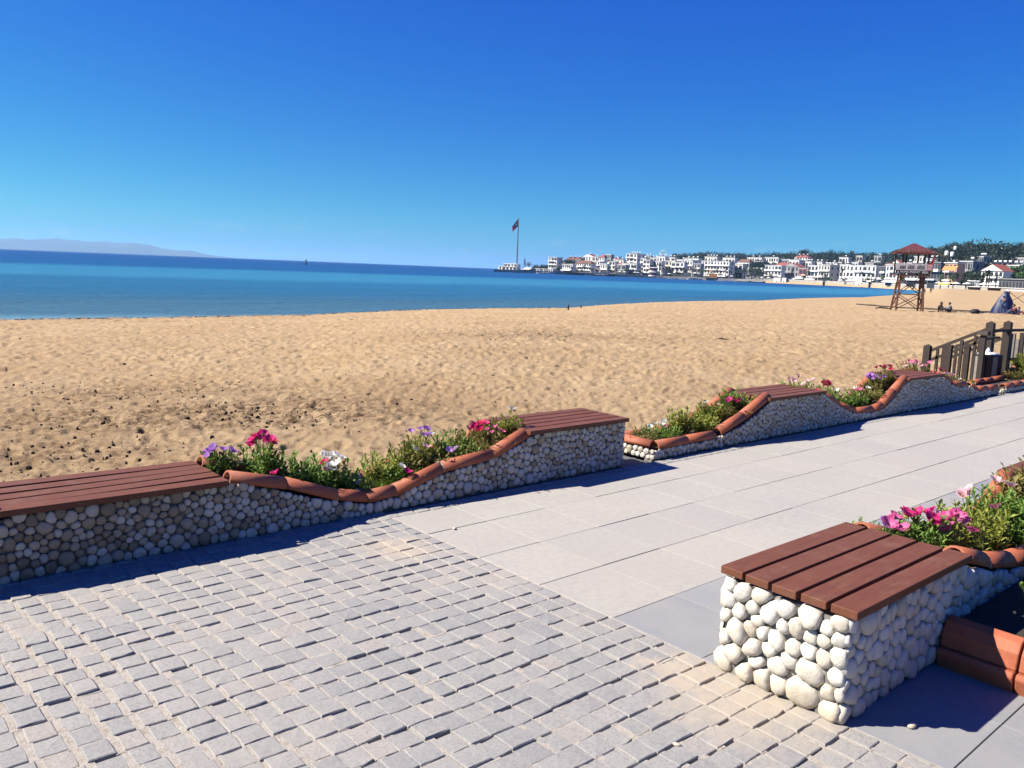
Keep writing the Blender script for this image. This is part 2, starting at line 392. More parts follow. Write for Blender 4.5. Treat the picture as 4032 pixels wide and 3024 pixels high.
MAT['wine'] = flat('wine_red_top', (.16, .03, .05), .8, .2, 6)
MAT['island'] = flat('island_scrub', (.10, .12, .09), 1, .25, .0006)
MAT['weed'] = flat('dry_seaweed', (.05, .028, .016), .95, .5, 6)
MAT['bag'] = flat('white_plastic_bag', (.75, .75, .75), .35, .05)
MAT['seawall'] = flat('pale_stone_wall', (.52, .47, .40), .9, .22, .25, .3)
MAT['quay'] = flat('quay_stone', (.40, .37, .33), .9, .2, .1)
MAT['trunk'] = flat('bark', (.10, .075, .055), .95, .25, 3)
def leafm(name, a, b, tr=.25):
    m = N(name); r = m.rnd(); n = m.noise(m.pos(), .9, 3)
    c = m.mix(m.math('FRACT', m.math('ADD', r, n)), a, b)
    m.set(c, .6, Specular__IOR__Level=.25)
    t = m.n('BsdfTranslucent', Color=m.mix(.5, c, (.18, .26, .03)))
    x = m.n('MixShader', Fac=tr); m.link(m.b.outputs[0], x.inputs[1]); m.link(t.outputs[0], x.inputs[2]); m.link(x.outputs[0], m.out.inputs[0]); return m.m
MAT['leaf'] = leafm('fresh_leaf', (.065, .135, .02), (.145, .225, .04))
MAT['leafy'] = leafm('yellow_green_leaf', (.145, .175, .024), (.26, .27, .055))
MAT['leafb'] = leafm('brownish_leaf', (.115, .10, .026), (.20, .17, .05))
MAT['pine'] = leafm('dark_pine_needles', (.010, .022, .012), (.022, .040, .018), .05)
MAT['pine2'] = leafm('green_tree_leaf', (.03, .065, .018), (.06, .11, .03), .08)
MAT['palm'] = leafm('palm_frond', (.022, .036, .018), (.05, .068, .032), .08)
MAT['twig'] = flat('bare_twigs', (.12, .10, .09), .9, .2)
def petal(name, inner, outer):
    m = N(name); o = m.obj(); d = m.n('VectorMath', _operation='LENGTH', i0=o).outputs['Value']
    f = m.n('MapRange', i0=d, i1=.006, i2=.030).outputs[0]
    c = m.mix(f, inner, outer); r = m.rnd(); c = m.mix(m.math('MULTIPLY', r, .3), c, tuple(min(1, x * 1.25 + .03) for x in outer))
    m.set(c, .6, Specular__IOR__Level=.2)
    t = m.n('BsdfTranslucent', Color=c); x = m.n('MixShader', Fac=.3); m.link(m.b.outputs[0], x.inputs[1]); m.link(t.outputs[0], x.inputs[2]); m.link(x.outputs[0], m.out.inputs[0]); return m.m
PET = {'magenta': petal('magenta_petal', (.50, .02, .12), (.62, .025, .20)), 'red': petal('crimson_petal', (.40, .01, .05), (.58, .02, .09)),
       'pink': petal('pink_petal', (.75, .30, .42), (.72, .12, .32)), 'pale': petal('pale_pink_petal', (.62, .10, .16), (.80, .52, .54)),
       'white': petal('white_petal', (.70, .70, .50), (.80, .79, .77)), 'lilac': petal('lilac_petal', (.60, .42, .70), (.42, .16, .58))}

# ================================================================== SETTING
SEA = -1.5
# sea: one sheet to the horizon
mb = MB()
ring = [0, 400, 4000, 60000]; nseg = 96
vs = [(0, 0, SEA)] + [(r * math.cos(2 * math.pi * j / nseg), r * math.sin(2 * math.pi * j / nseg), SEA) for r in ring[1:] for j in range(nseg)]
fs = [(0, 1 + j, 1 + (j + 1) % nseg) for j in range(nseg)]
for i in range(2): fs += [(1 + i * nseg + j, 1 + (i + 1) * nseg + j, 1 + (i + 1) * nseg + (j + 1) % nseg, 1 + i * nseg + (j + 1) % nseg) for j in range(nseg)]
mb.add(vs, fs); struct(part('sea', mb, MAT['sea']))

# beach sand: polar height field with footprints, from the planters to the water
SHPX = [(0, 1258), (600, 1251), (1200, 1241), (2240, 1213), (3000, 1186), (3400, 1174), (3500, 1167), (3600, 1159), (3690, 1151)]
sh_phi = []; sh_d = []
for px, py in SHPX:
    g = gnd(px, py, SEA); sh_phi.append(math.atan2(g @ RV0, g @ FV0)); sh_d.append(math.hypot(g[0], g[1]))
def shore(ph):
    d = np.interp(ph, sh_phi + [phi(3760), phi(3900)], sh_d + [900., 3000.])
    tdir = np.cos(ph) * FV0[1] + np.sin(ph) * RV0[1]
    return np.where(ph < sh_phi[0], 42.2 / np.maximum(tdir, .25), d)
P36, P38 = phi(3610), phi(3740)
def sand_z(x, y):
    d = np.hypot(x, y); ph = np.arctan2(x * RV0[0] + y * RV0[1], x * FV0[0] + y * FV0[1])
    D = shore(ph)
    z1 = -.24 - .86 * sst(5, 62, y) * sst(4, 40, d)
    lift = sst(110, 380, d) * sst(P36, P38, ph) * 1.75
    z2 = SEA + .030 * (D - d) + .04 * np.tanh((D - d) / 1.5)
    k = .12; h = np.clip(.5 + .5 * (z2 - z1) / k, 0, 1)
    return np.minimum(z1 * h + z2 * (1 - h) - k * h * (1 - h), z1) + lift
NC, = (900,); rows = [5.9]
while rows[-1] < 60: rows.append(rows[-1] * 1.0072)
while rows[-1] < 640: rows.append(rows[-1] * 1.022)
rows = np.array(rows); phs = np.linspace(rad(-56), rad(46.3), NC)
PH, DD = np.meshgrid(phs, rows)
TD = np.cos(PH) * FV0[1] + np.sin(PH) * RV0[1]
YMIN = 5.28
DD = np.maximum(DD, YMIN / TD)            # the near edge follows the concrete ledge
X = DD * (np.sin(PH) * RV0[0] + np.cos(PH) * FV0[0]); Y = DD * TD
Z = sand_z(X, Y)
amp = 1 - sst(60, 200, DD)
deb_c = [(gnd(850, 1665, -.5), 2.6, 1.9), (gnd(200, 1770, -.4), 1.8, .9), (gnd(1200, 1730, -.45), 1.0, .5), (gnd(560, 1560, -.6), 2.6, .8), (gnd(2060, 1395, -.9), 4.5, .7), (gnd(60, 1850, -.4), 1.2, .5)]
deb = np.zeros_like(X)
for c, r, st in deb_c:
    ddx = (X - c[0]) * RV0[0] + (Y - c[1]) * RV0[1]; ddy = (X - c[0]) * FV0[0] + (Y - c[1]) * FV0[1]
    deb = np.maximum(deb, st * np.exp(-((ddx / r) ** 2 + (ddy / (r * .42)) ** 2)))
deb = np.clip(deb + .28 * sst(.52, .75, fbm(X * .35, Y * .35, 3, 40)) * (1 - sst(14, 32, Y)), 0, 1)
Z += amp * (.075 * sst(9, 22, DD) * dimples(X / .85, Y / .85, 51) + .066 * dimples(X / .38, Y / .38, 1) * (.45 + 1.1 * fbm(X * .5, Y * .5, 2, 77)) + .036 * dimples(X / .20, Y / .20, 21) + .05 * (fbm(X * .9, Y * .9, 3, 3) - .45) + .05 * (fbm(X * 5, Y * 5, 3, 8) - .45))
Z += amp * np.clip(deb, 0, 1) * .07 * (fbm(X * 9, Y * 9, 3, 60) - .35)
Z = np.where(DD <= YMIN / TD + 1e-6, np.minimum(Z, -.28), Z)
wet = sst(SEA + .16, SEA + .04, Z) * .8
nr = len(rows)
idx = np.arange(nr * NC).reshape(nr, NC)
F = np.stack([idx[:-1, :-1], idx[:-1, 1:], idx[1:, 1:], idx[1:, :-1]], -1).reshape(-1, 4)
keep = (DD[:-1, :-1] < DD[1:, :-1] - 1e-9).ravel(); F = F[keep]
sm = fastmesh('beach_sand', np.stack([X, Y, Z], -1).reshape(-1, 3), F, MAT['sand'])
for nme, arr in (('debris', deb), ('wet', wet)):
    a = sm.attributes.new(nme, 'FLOAT', 'POINT'); v = arr.ravel().astype(np.float32)
    if len(a.data) == len(v): a.data.foreach_set('value', v)
struct(link('beach_sand', sm))

# scraps of dry seaweed and bark scattered over the sand
q = np.random.default_rng(77); lit = MB()
def scrap(x, y, s):
    z = float(sand_z(np.array(x), np.array(y))) + .012; a = q.uniform(0, 6.28); n = q.integers(4, 7); r = s * q.uniform(.5, 1.1, n); k = q.uniform(.25, .6)
    pts = [(x + r[i] * math.cos(6.28 * i / n) * math.cos(a) - k * r[i] * math.sin(6.28 * i / n) * math.sin(a), y + r[i] * math.cos(6.28 * i / n) * math.sin(a) + k * r[i] * math.sin(6.28 * i / n) * math.cos(a)) for i in range(n)]
    lit.add([(px, py, z - .03) for px, py in pts] + [(x + (px - x) * .6, y + (py - y) * .6, z + s * q.uniform(.02, .16)) for px, py in pts], [(i, (i + 1) % n, n + (i + 1) % n, n + i) for i in range(n)] + [tuple(n + i for i in range(n))])
for i in range(260):
    d_ = 7 * (50 / 7) ** q.random(); ph = q.uniform(rad(-36), rad(36)); x = d_ * (math.sin(ph) * RV0[0] + math.cos(ph) * FV0[0]); y = d_ * (math.cos(ph) * FV0[1] + math.sin(ph) * RV0[1])
    if y > 5.5 and d_ < shore(np.array(ph)) - 1: scrap(x, y, q.uniform(.012, .03) * (1 + d_ / 30))
for c, r, st in deb_c:
    for i in range(int(70 * r * st)):
        a, b = q.standard_normal(2); x = c[0] + .6 * r * (a * RV0[0] + .42 * b * FV0[0]); y = c[1] + .6 * r * (a * RV0[1] + .42 * b * FV0[1])
        if y > 5.5: scrap(x, y, q.uniform(.012, .04))
for i in range(420):
    ph = q.uniform(rad(-36), rad(26)); d_ = float(shore(np.array(ph))) - q.uniform(.3, 1.6); scrap(d_ * (math.sin(ph) * RV0[0] + math.cos(ph) * FV0[0]), d_ * (math.cos(ph) * FV0[1] + math.sin(ph) * RV0[1]), q.uniform(.05, .16))
o = stuff(part('seaweed_litter', lit, MAT['weed'])); tag(o, 'dark scraps of dry seaweed scattered over the sand', 'seaweed')

# ground under and behind the promenade, concrete ledge behind the planters
mb = MB(); mb.box(-40, 260, -60, 4.98, -.9, -.045); struct(part('ground', mb, MAT['joint']))
mb = MB()
xs = np.arange(-14, 120, .7); n = len(xs)
for i in range(n - 1):
    e0 = 5.33 + .05 * math.sin(xs[i] * 1.7) + .03 * math.sin(xs[i] * 5.1); e1 = 5.33 + .05 * math.sin(xs[i + 1] * 1.7) + .03 * math.sin(xs[i + 1] * 5.1)
    mb.add([(xs[i], 4.982, -.02), (xs[i + 1], 4.982, -.02), (xs[i + 1], e1, -.03), (xs[i], e0, -.03), (xs[i], e0 + .02, -.7), (xs[i + 1], e1 + .02, -.7)], [(0, 1, 2, 3), (3, 2, 5, 4)])
struct(part('concrete_ledge', mb, MAT['conc']))

# ------------------------------------------------------------------ paving: granite slabs
prom = struct(part('promenade', MB().box(2.82, 60, -6, 4.97, -.044, -.035), MAT['dkgrey']))
def slab_mesh(w, h, mat):
    mb = MB(); g = .0017; x = w / 2 - g; y = h / 2 - g * 1.6; b = .0012
    mb.add([(-x, -y, -.033), (x, -y, -.033), (x, y, -.033), (-x, y, -.033), (-x, -y, -b), (x, -y, -b), (x, y, -b), (-x, y, -b), (-x + b, -y + b, 0), (x - b, -y + b, 0), (x - b, y - b, 0), (-x + b, y - b, 0)],
           [(0, 1, 5, 4), (1, 2, 6, 5), (2, 3, 7, 6), (3, 0, 4, 7), (4, 5, 9, 8), (5, 6, 10, 9), (6, 7, 11, 10), (7, 4, 8, 11), (8, 9, 10, 11)])
    return mb.mesh('paving_slab', mat)
SLC = {}
def put_slab(x0, x1, y0, y1, mat):
    w, h = round(x1 - x0, 3), round(y1 - y0, 3); k = (w, h, mat)
    if k not in SLC: SLC[k] = slab_mesh(w, h, MAT[mat])
    link('paving_slab', SLC[k], prom, ((x0 + x1) / 2, (y0 + y1) / 2, R.uniform(-.0015, .0015)), (R.uniform(-.002, .002), R.uniform(-.002, .002), 0))
SX0 = 2.82
rowsL = [(4.285, 3.895, 'slab'), (3.895, 3.40, 'slab'), (3.40, 2.91, 'slab'), (2.91, 2.41, 'slab'), (2.41, 1.905, 'slabd'), (1.905, 1.40, 'slabd'), (1.40, .905, 'slabd'), (.905, .40, 'slabd'), (.40, -.10, 'slabd')]
for ri, (y1, y0, mt) in enumerate(rowsL):
    x = SX0
    end = 22.0 if ri < 4 else (14 if ri == 4 else 5.2)
    first = .47
    while x < end:
        w = first if x == SX0 else (.5 if x < 5.5 or ri > 4 else R.choice([.5, .5, .75, 1.0]))
        if ri > 4 and ri < 6 and x > 2.9: mt2 = 'slabd'
        put_slab(x, x + w, y0, y1, 'slabd' if mt == 'slabd' else ('slab' if not (x > 8 and R.random() < .05) else 'slabd')); x += w
# procedural continuation far along the promenade (too far to tell slabs apart)
struct(part('promenade_far', MB().box(22.3, 150, -3, 4.285, -.03, -.001), MAT['slab']))

# ------------------------------------------------------------------ paving: hand-cut setts
bed = struct(part('sett_paving', MB().box(-9, 2.815, -2.5, 4.97, -.044, -.016), MAT['dkgrey']))
def sett_mb(w, h, seed):
    q = random.Random(seed); mb = MB(); b = .0035; x = w / 2; y = h / 2; j = .0026
    base = [(-x, -y), (0, -y), (x, -y), (x, 0), (x, y), (0, y), (-x, y), (-x, 0)]
    o = [(px + q.uniform(-j, j), py + q.uniform(-j, j)) for px, py in base]
    vs = [(px, py, -.03) for px, py in o] + [(px, py, -.0035 + q.uniform(-.001, .0005)) for px, py in o] + [(px * (1 - b / x), py * (1 - b / y), q.uniform(-.0015, .001)) for px, py in o] + [(0, 0, q.uniform(0, .0015))]
    n = 8
    fs = [(i, (i + 1) % n, (i + 1) % n + n, i + n) for i in range(n)] + [(i + n, (i + 1) % n + n, (i + 1) % n + 2 * n, i + 2 * n) for i in range(n)] + [(i + 2 * n, (i + 1) % n + 2 * n, 3 * n) for i in range(n)]
    mb.add(vs, fs); return mb
setts = []
# continuous courses both ways, drifting and widening towards the left
colw = [R.choice([.088, .10])] + [R.uniform(.100, .112) for _ in range(60)]
rowh = [R.uniform(.102, .114) for _ in range(52)]
colj = [R.choice([.005, .007, .010]) for _ in colw]; rowj = [R.choice([.003, .004, .005, .009]) for _ in rowh]
ty = 4.92
for ri, h in enumerate(rowh):
    tx = 2.815
    for ci, w in enumerate(colw):
        k = .085 * max(0.0, min(1.0, (2.5 - tx) / 1.6)); c0 = tx - w / 2; cyy = ty - h / 2
        cx = c0 + k * (4.1 - ty) + .010 * math.sin(cyy * 2.3 + tx * 1.1) * min(1, ci / 4) + R.uniform(-.003, .003) * (ci > 0)
        cy = cyy + .016 * math.sin(tx * 1.15 + 1) + .007 * math.sin(tx * 4.1 + ri * .4) + R.uniform(-.0035, .0035)
        js = colj[ci] + .020 * max(0, min(1, (1.5 - tx) / 1.2)) * (.35 + .65 * abs(math.sin(ci * 2.3 + ri * .13))) + R.uniform(0, .003)
        if cx + w / 2 < 2.824: setts.append((cx, cy, w - js, h - rowj[ri] - R.uniform(0, .004)))
        tx -= w
    ty -= h
def seen(x, y, m=1.0):
    p = np.array([x, y, 0]) - CP; f = p @ FV
    if f < .1: return False
    return abs(p @ RI / f) < .635 * m and abs(p @ UI / f) < .48 * m
vis = [s for s in setts if seen(s[0], s[1], 1.03) and s[1] < 4.45]
vis.sort(key=lambda s: math.hypot(s[0], s[1], 1.6))
near = vis[:300]; ns = set(near); rest = [s for s in setts if s not in ns]
SM = [sett_mb(.1, .1, i).mesh('sett', MAT['sett']) for i in range(14)]
for (x, y, w, h) in near:
    link('sett', R.choice(SM), bed, (x, y, R.uniform(-.0035, .0065)), (R.uniform(-.018, .018), R.uniform(-.018, .018), R.uniform(-.018, .018) + R.choice([0, math.pi])), (w / .1, h / .1, 1))
big = MB(); SMB = [sett_mb(.1, .1, i) for i in range(14)]
for (x, y, w, h) in rest:
    q = R.choice(SMB); a = R.uniform(-.03, .03); z = R.uniform(-.003, .005)
    big.add([(x + vx * w / .1 - a * vy, y + vy * h / .1 + a * vx, z + vz) for vx, vy, vz in q.v], q.f)
stuff(part('far_setts', big, MAT['sett'], bed))
fill = MB()                                # sandy mortar: in every lengthwise joint, in some of the cross joints
for (x, y, w, h) in setts:
    if True: e = R.uniform(-.008, .004); fill.box(x + w / 2 - .002, x + w / 2 + .030, y - h / 2 - .006 + e, y + h / 2 + .006, -.0155, -.0022 - R.uniform(0, .002))
    if R.random() < .42: fill.box(x - w / 2 - .004, x + w / 2 + .004, y - h / 2 - .012, y - h / 2 + .003, -.0153, -.0026 - R.uniform(0, .003))
stuff(part('joint_sand', fill, MAT['joint'], bed))
# narrow edging course of small dark bricks along the foot of the seaside planters
edge = MB()
for i in range(150):
    x = 2.84 + i * .118; edge.add([(x + vx * 1.1, 4.345 + vy * 1.05, vz - .001) for vx, vy, vz in R.choice(SMB).v], SMB[0].f)
stuff(part('edging_course', edge, MAT['sett'], prom))

# ================================================================== PEBBLE-FACED PLANTER BENCHES
def pebbles(origin, U, V, Nn, ulen, top, size, seed, seg=10, rings=((1.0, -.45), (.97, .40), (.80, .83), (.42, 1.0)), hk=.5, bottom=None):
    """pack a wall face with rounded stones; returns [(centre, verts, faces, radius)]"""
    q = np.random.default_rng(seed); origin, U, V, Nn = (np.array(a, float) for a in (origin, U, V, Nn))
    pts = []; rr = []
    tmax = max(top(u) for u in np.linspace(0, ulen, 60))
    n = int(ulen * tmax / (size * size) * 45)
    us = q.random(n) * ulen; vs_ = q.random(n) * tmax; s0 = q.random(n)
    A = np.zeros((0, 2)); B = np.zeros(0)
    for u, v, s in zip(us, vs_, s0):
        if v > top(u) - size * .28 or v < size * .2: continue
        r = size * (.70 + .60 * s ** 2.4 * 1.15) * (1.2 if v < size * 1.1 else 1.0)
        if len(A) and np.any(np.hypot(A[:, 0] - u, A[:, 1] - v) < .43 * (B + r)): continue
        A = np.vstack([A, [u, v]]); B = np.append(B, r)
    out = []; th = np.arange(seg) * 2 * math.pi / seg
    for i in range(len(A)):
        d = A - A[i]; dist = np.hypot(d[:, 0], d[:, 1]); nb = np.where((dist > 0) & (dist < size * 2.6))[0]
        t0 = th + q.random() * .6
        el = q.uniform(0, 3.14); ec = q.uniform(.8, 1.25); r = B[i] * .80 * np.sqrt(ec * np.cos(t0 - el) ** 2 + np.sin(t0 - el) ** 2 / ec)
        for j in nb:
            c = (np.cos(t0) * d[j, 0] + np.sin(t0) * d[j, 1]) / dist[j]
            share = dist[j] * B[i] / (B[i] + B[j])
            r = np.where(c > .15, np.minimum(r, share / np.maximum(c, .15)), r)
        for k in range(seg):                       # stay inside the face
            for _ in range(5):
                u = A[i, 0] + r[k] * math.cos(t0[k]); v = A[i, 1] + r[k] * math.sin(t0[k])
                if v > top(min(max(u, 0), ulen)) + size * .10 or v < -.004 or u < -size * .12 or u > ulen + size * .12: r[k] *= .82
        r = (.62 * r + .19 * (np.roll(r, 1) + np.roll(r, -1))) * (1 + q.uniform(-.06, .06, seg)); r = np.maximum(r, size * .12) * .97 - .0006
        hm = hk * r.mean() * q.uniform(.75, 1.25); tilt = q.uniform(-.22, .22, 2); sk = q.uniform(-.15, .15, 2)
        vs = []
        for rho, hh in rings:
            for k in range(seg):
                du = rho * r[k] * math.cos(t0[k]) + sk[0] * r.mean() * hh * .5; dv = rho * r[k] * math.sin(t0[k]) + sk[1] * r.mean() * hh * .5
                h = hh * hm + (tilt[0] * du + tilt[1] * dv) * max(hh, 0) + q.uniform(-.10, .10) * hm
                vs.append(U * du + V * dv + Nn * h)
        vs.append(Nn * hm * 1.03 + U * sk[0] * r.mean() * .5 + V * sk[1] * r.mean() * .5)
        m = len(rings); fs = [(a * seg + k, a * seg + (k + 1) % seg, (a + 1) * seg + (k + 1) % seg, (a + 1) * seg + k) for a in range(m - 1) for k in range(seg)]
        fs += [((m - 1) * seg + k, (m - 1) * seg + (k + 1) % seg, m * seg) for k in range(seg)]
        out.append((origin + U * A[i, 0] + V * A[i, 1], vs, fs, r.mean()))
    return out
def place_stones(stones, parent, mat, limit=300, loc=(0, 0, 0)):
    loc = np.array(loc, float)
    def score(s):
        p = s[0] - CP; f = p @ FV
        inside = f > .1 and abs(p @ RI / f) < .64 and abs(p @ UI / f) < .48
        return -(s[3] / np.linalg.norm(p)) * (1 if inside else .01)
    stones = sorted(stones, key=score)
    for c, vs, fs, r in stones[:limit]:
        mb = MB(); mb.add(vs, fs); link('pebble', mb.mesh('pebble', MAT[mat], True), parent, tuple(c - loc))
    if len(stones) > limit:
        mb = MB()
        for c, vs, fs, r in stones[limit:]: mb.add([v + c - loc for v in vs], fs)
        stuff(part('far_pebbles', mb, MAT[mat], parent, True))
def interp(prof): 
    xs = [p[0] for p in prof]; zs = [p[1] for p in prof]
    return lambda x: float(np.interp(x, xs, zs))
def ridge_tile(a, b, r=.056, th=.011, n=9, flare=1.035):
    """half-round clay tile lying from a to b, open side down"""
    a = Vector(a); b = Vector(b); d = (b - a).normalized(); x = d.cross(Vector((0, 0, 1))).normalized(); y = x.cross(d)
    vs = []
    for p, k in ((a, flare), (b, 1.0)):
        for ro in (r * k, r * k - th):
            for j in range(n):
                t = math.pi * (-.04 + 1.08 * j / (n - 1)); vs.append(p + x * math.cos(t) * ro + y * (math.sin(t) * ro))
    fs = []
    for j in range(n - 1):
        fs += [(j, j + 1, 2 * n + j + 1, 2 * n + j), (n + j + 1, n + j, 3 * n + j, 3 * n + j + 1), (j + 1, j, n + j, n + j + 1), (2 * n + j, 2 * n + j + 1, 3 * n + j + 1, 3 * n + j)]
    fs += [(0, 2 * n, 3 * n, n), (n - 1, 2 * n - 1, 4 * n - 1, 3 * n - 1)]
    return vs, fs
def tile_run(parent, pts, L=.40, r=.056, mortar_at=True):
    """lay tiles along a polyline of (x,y,z)"""
    for a, b in zip(pts[:-1], pts[1:]):
        a = Vector(a); b = Vector(b); n = max(1, round((b - a).length / L))
        for i in range(n):
            p = a.lerp(b, i / n); q = a.lerp(b, (i + 1) / n); dz = Vector((R.uniform(-.004, .004), R.uniform(-.004, .004), R.uniform(-.003, .003)))
            fl = b.z >= a.z
            mid = (p + q) / 2
            vs, fs = ridge_tile((p if fl else q) + dz - mid, (q if fl else p) + dz - mid, r)
            mb = MB(); mb.add(vs, fs); o = part('ridge_tile', mb, MAT['terra'], parent, True, loc=tuple(mid))
            o.data.polygons.foreach_set('use_smooth', [k % 4 < 2 and k < 4 * 8 for k in range(len(fs))])
            if mortar_at and R.random() < .4 and (i > 0 or a is not Vector(pts[0]) and (a - Vector(pts[0])).length > .01):
                dd = (q - p).normalized(); w = R.uniform(.006, .014)
                vs, fs = ridge_tile(-dd * w, dd * w, r * 1.03, .012, 9, 1.0); mb = MB(); mb.add(vs, fs)
                part('mortar_joint', mb, MAT['conc'], parent, True, loc=tuple(p + dz))
def slats(parent, x0, x1, y0, y1, z, n=5, warp=0.0, th=.032, gap=.017):
    w = (y1 - y0 - gap * (n - 1)) / n
    for i in range(n):
        a = y0 + i * (w + gap); mb = MB(); k = 7; L0 = x0 + R.uniform(-.006, .006); L1 = x1 + R.uniform(-.006, .006); ph = R.uniform(0, 6)
        vs = []
        for j in range(k):
            x = L0 + (L1 - L0) * j / (k - 1); dy = warp * math.sin(ph + 2.6 * j / (k - 1)); dz = warp * .35 * math.sin(ph * 2 + 2 * j / (k - 1))
            for yy, zz in ((a, z - th), (a + w, z - th), (a + w, z), (a, z)): vs.append((x, yy + dy, zz + dz))
        fs = [(4 * j + c, 4 * j + (c + 1) % 4, 4 * j + 4 + (c + 1) % 4, 4 * j + 4 + c) for j in range(k - 1) for c in range(4)] + [(3, 2, 1, 0), tuple(4 * (k - 1) + c for c in range(4))]
        vs = [(vx - (x0 + x1) / 2, vy - a - w / 2, vz - z) for vx, vy, vz in vs]
        mb.add(vs, [f[::-1] for f in fs]); bevel(part('slat', mb, MAT['wood'], parent, loc=((x0 + x1) / 2, a + w / 2, z)), .003, 2)
def planter(label, prof, yf, yb, benches, loc_x, stone_mat, size, seed, x0, x1, tiles_f, tiles_b, ends=(True, True), seg=10, limit=300, hk=.5, warp=(), side=-1):
    """prof: (x,z) top line of the stone walls. yf/yb front and back wall faces."""
    t = thing('planter_bench', label, 'planter bench', (loc_x, (yf + yb) / 2, 0)); off = np.array([loc_x, (yf + yb) / 2, 0])
    f = interp(prof); xs = sorted(set([x0, x1] + [p[0] for p in prof if x0 < p[0] < x1] + list(np.arange(x0, x1, .12))))
    wt = .095
    def wall(y0, y1, nm):
        mb = MB(); poly = [(x, f(x) - .012) for x in xs]
        for a, b in zip(poly[:-1], poly[1:]):
            mb.prism([(a[0], -.03), (b[0], -.03), (b[0], b[1]), (a[0], a[1])], 'y', y0, y1)
        mb.v = [(vx - off[0], vy - off[1], vz) for vx, vy, vz in mb.v]; part(nm, mb, MAT['mortar'], t)
    wall(yf + .012, yf + wt, 'front_wall'); wall(yb - wt, yb - .012, 'back_wall')
    # soil between the walls, cross walls carrying the benches
    mb = MB(); ys = [yf + wt - .004, (yf + yb) / 2, yb - wt + .004]
    for a, b in zip(xs[:-1], xs[1:]):
        za = [f(a) * .9 + k for k in (-.015, .01, -.015)]; zb = [f(b) * .9 + k for k in (-.015, .01, -.015)]
        mb.add([(x - off[0], y - off[1], z) for x, zz in ((a, za), (b, zb)) for y, z in zip(ys, zz)], [(0, 3, 4, 1), (1, 4, 5, 2)])
    part('soil', mb, MAT['soil'], t, True)
    def cross(a, b, y0, y1, z): part('cross_wall', MB().box(a - off[0], b - off[0], y0 - off[1], y1 - off[1], 0, z), MAT['conc'], t)
    for a, b, z in benches:
        for x in ((a + .03, a + .11), (b - .11, b - .03)):
            if x0 + .1 < x[0] < x1 - .12: cross(x[0], x[1], yf + wt, yb - wt, z - .034)
    for e, x in ((ends[0], x0), (ends[1], x1)):
        if e: cross(x + .012 if x == x0 else x - .09, x + .09 if x == x0 else x - .012, yf + .014, yb - .014, f(x) - .014)
    st = pebbles((x0, yf, 0), (1, 0, 0), (0, 0, 1), (0, -1, 0), x1 - x0, lambda u: f(x0 + u), size, seed, seg, hk=hk)
    if ends[0]: st += pebbles((x0, yf, 0), (0, 1, 0), (0, 0, 1), (-1, 0, 0), yb - yf, lambda u: f(x0), size * 1.04, seed + 1, seg, hk=hk)
    if ends[1]: st += pebbles((x1, yf, 0), (0, 1, 0), (0, 0, 1), (1, 0, 0), yb - yf, lambda u: f(x1), size, seed + 2, 8, hk=hk)
    st += pebbles((x0, yb, 0), (1, 0, 0), (0, 0, 1), (0, 1, 0), x1 - x0, lambda u: f(x0 + u), size * 1.15, seed + 3, 8, hk=hk)
    place_stones(st, t, stone_mat, limit, off)
    for pts in tiles_f: tile_run(t, [(x - off[0], yf + .048 - off[1], z) for x, z in pts])
    for pts in tiles_b: tile_run(t, [(x - off[0], yb - .048 - off[1], z) for x, z in pts])
    for i, (a, b, z) in enumerate(benches):
        slats(t, a - off[0], b - off[0], yf - .035 - off[1], yb + .02 - off[1], z, 5, warp[i] if i < len(warp) else .002)
    return t
YF, YB = 4.435, 4.945
# --- left planter: two benches with a flower dip between
prof1 = [(-2.6, .345), (-1.9, .33), (-1.2, .10), (-.6, .10), (.35, .24), (.72, .325), (.76, .335), (1.78, .335), (1.84, .345), (2.05, .275), (2.3, .18), (2.55, .115), (2.75, .075), (2.93, .085), (3.1, .13), (3.3, .185), (3.5, .205), (3.78, .245), (4.0, .305), (4.14, .365), (4.18, .378), (5.20, .378)]
p1 = planter('long pebble-faced planter with two brown slatted benches at the left, ending at the gap', prof1, YF, YB, [(.70, 1.80, .368), (4.10, 5.215, .412)], 2.3, 'peb_1', .052, 100, -2.4, 5.195,
             [[(-1.1, .105), (-.55, .105), (.3, .24), (.70, .345)], [(1.82, .350), (2.16, .262), (2.50, .135), (2.73, .085), (2.95, .098), (3.33, .205), (3.79, .245), (4.12, .372)]],
             [[(-1.1, .105), (-.55, .105), (.3, .24), (.70, .345)], [(1.82, .350), (2.16, .262), (2.50, .135), (2.73, .085), (2.95, .098), (3.33, .205), (3.79, .245), (4.12, .372)]],
             (False, True), 10, 300, .46, (.010, .0015))
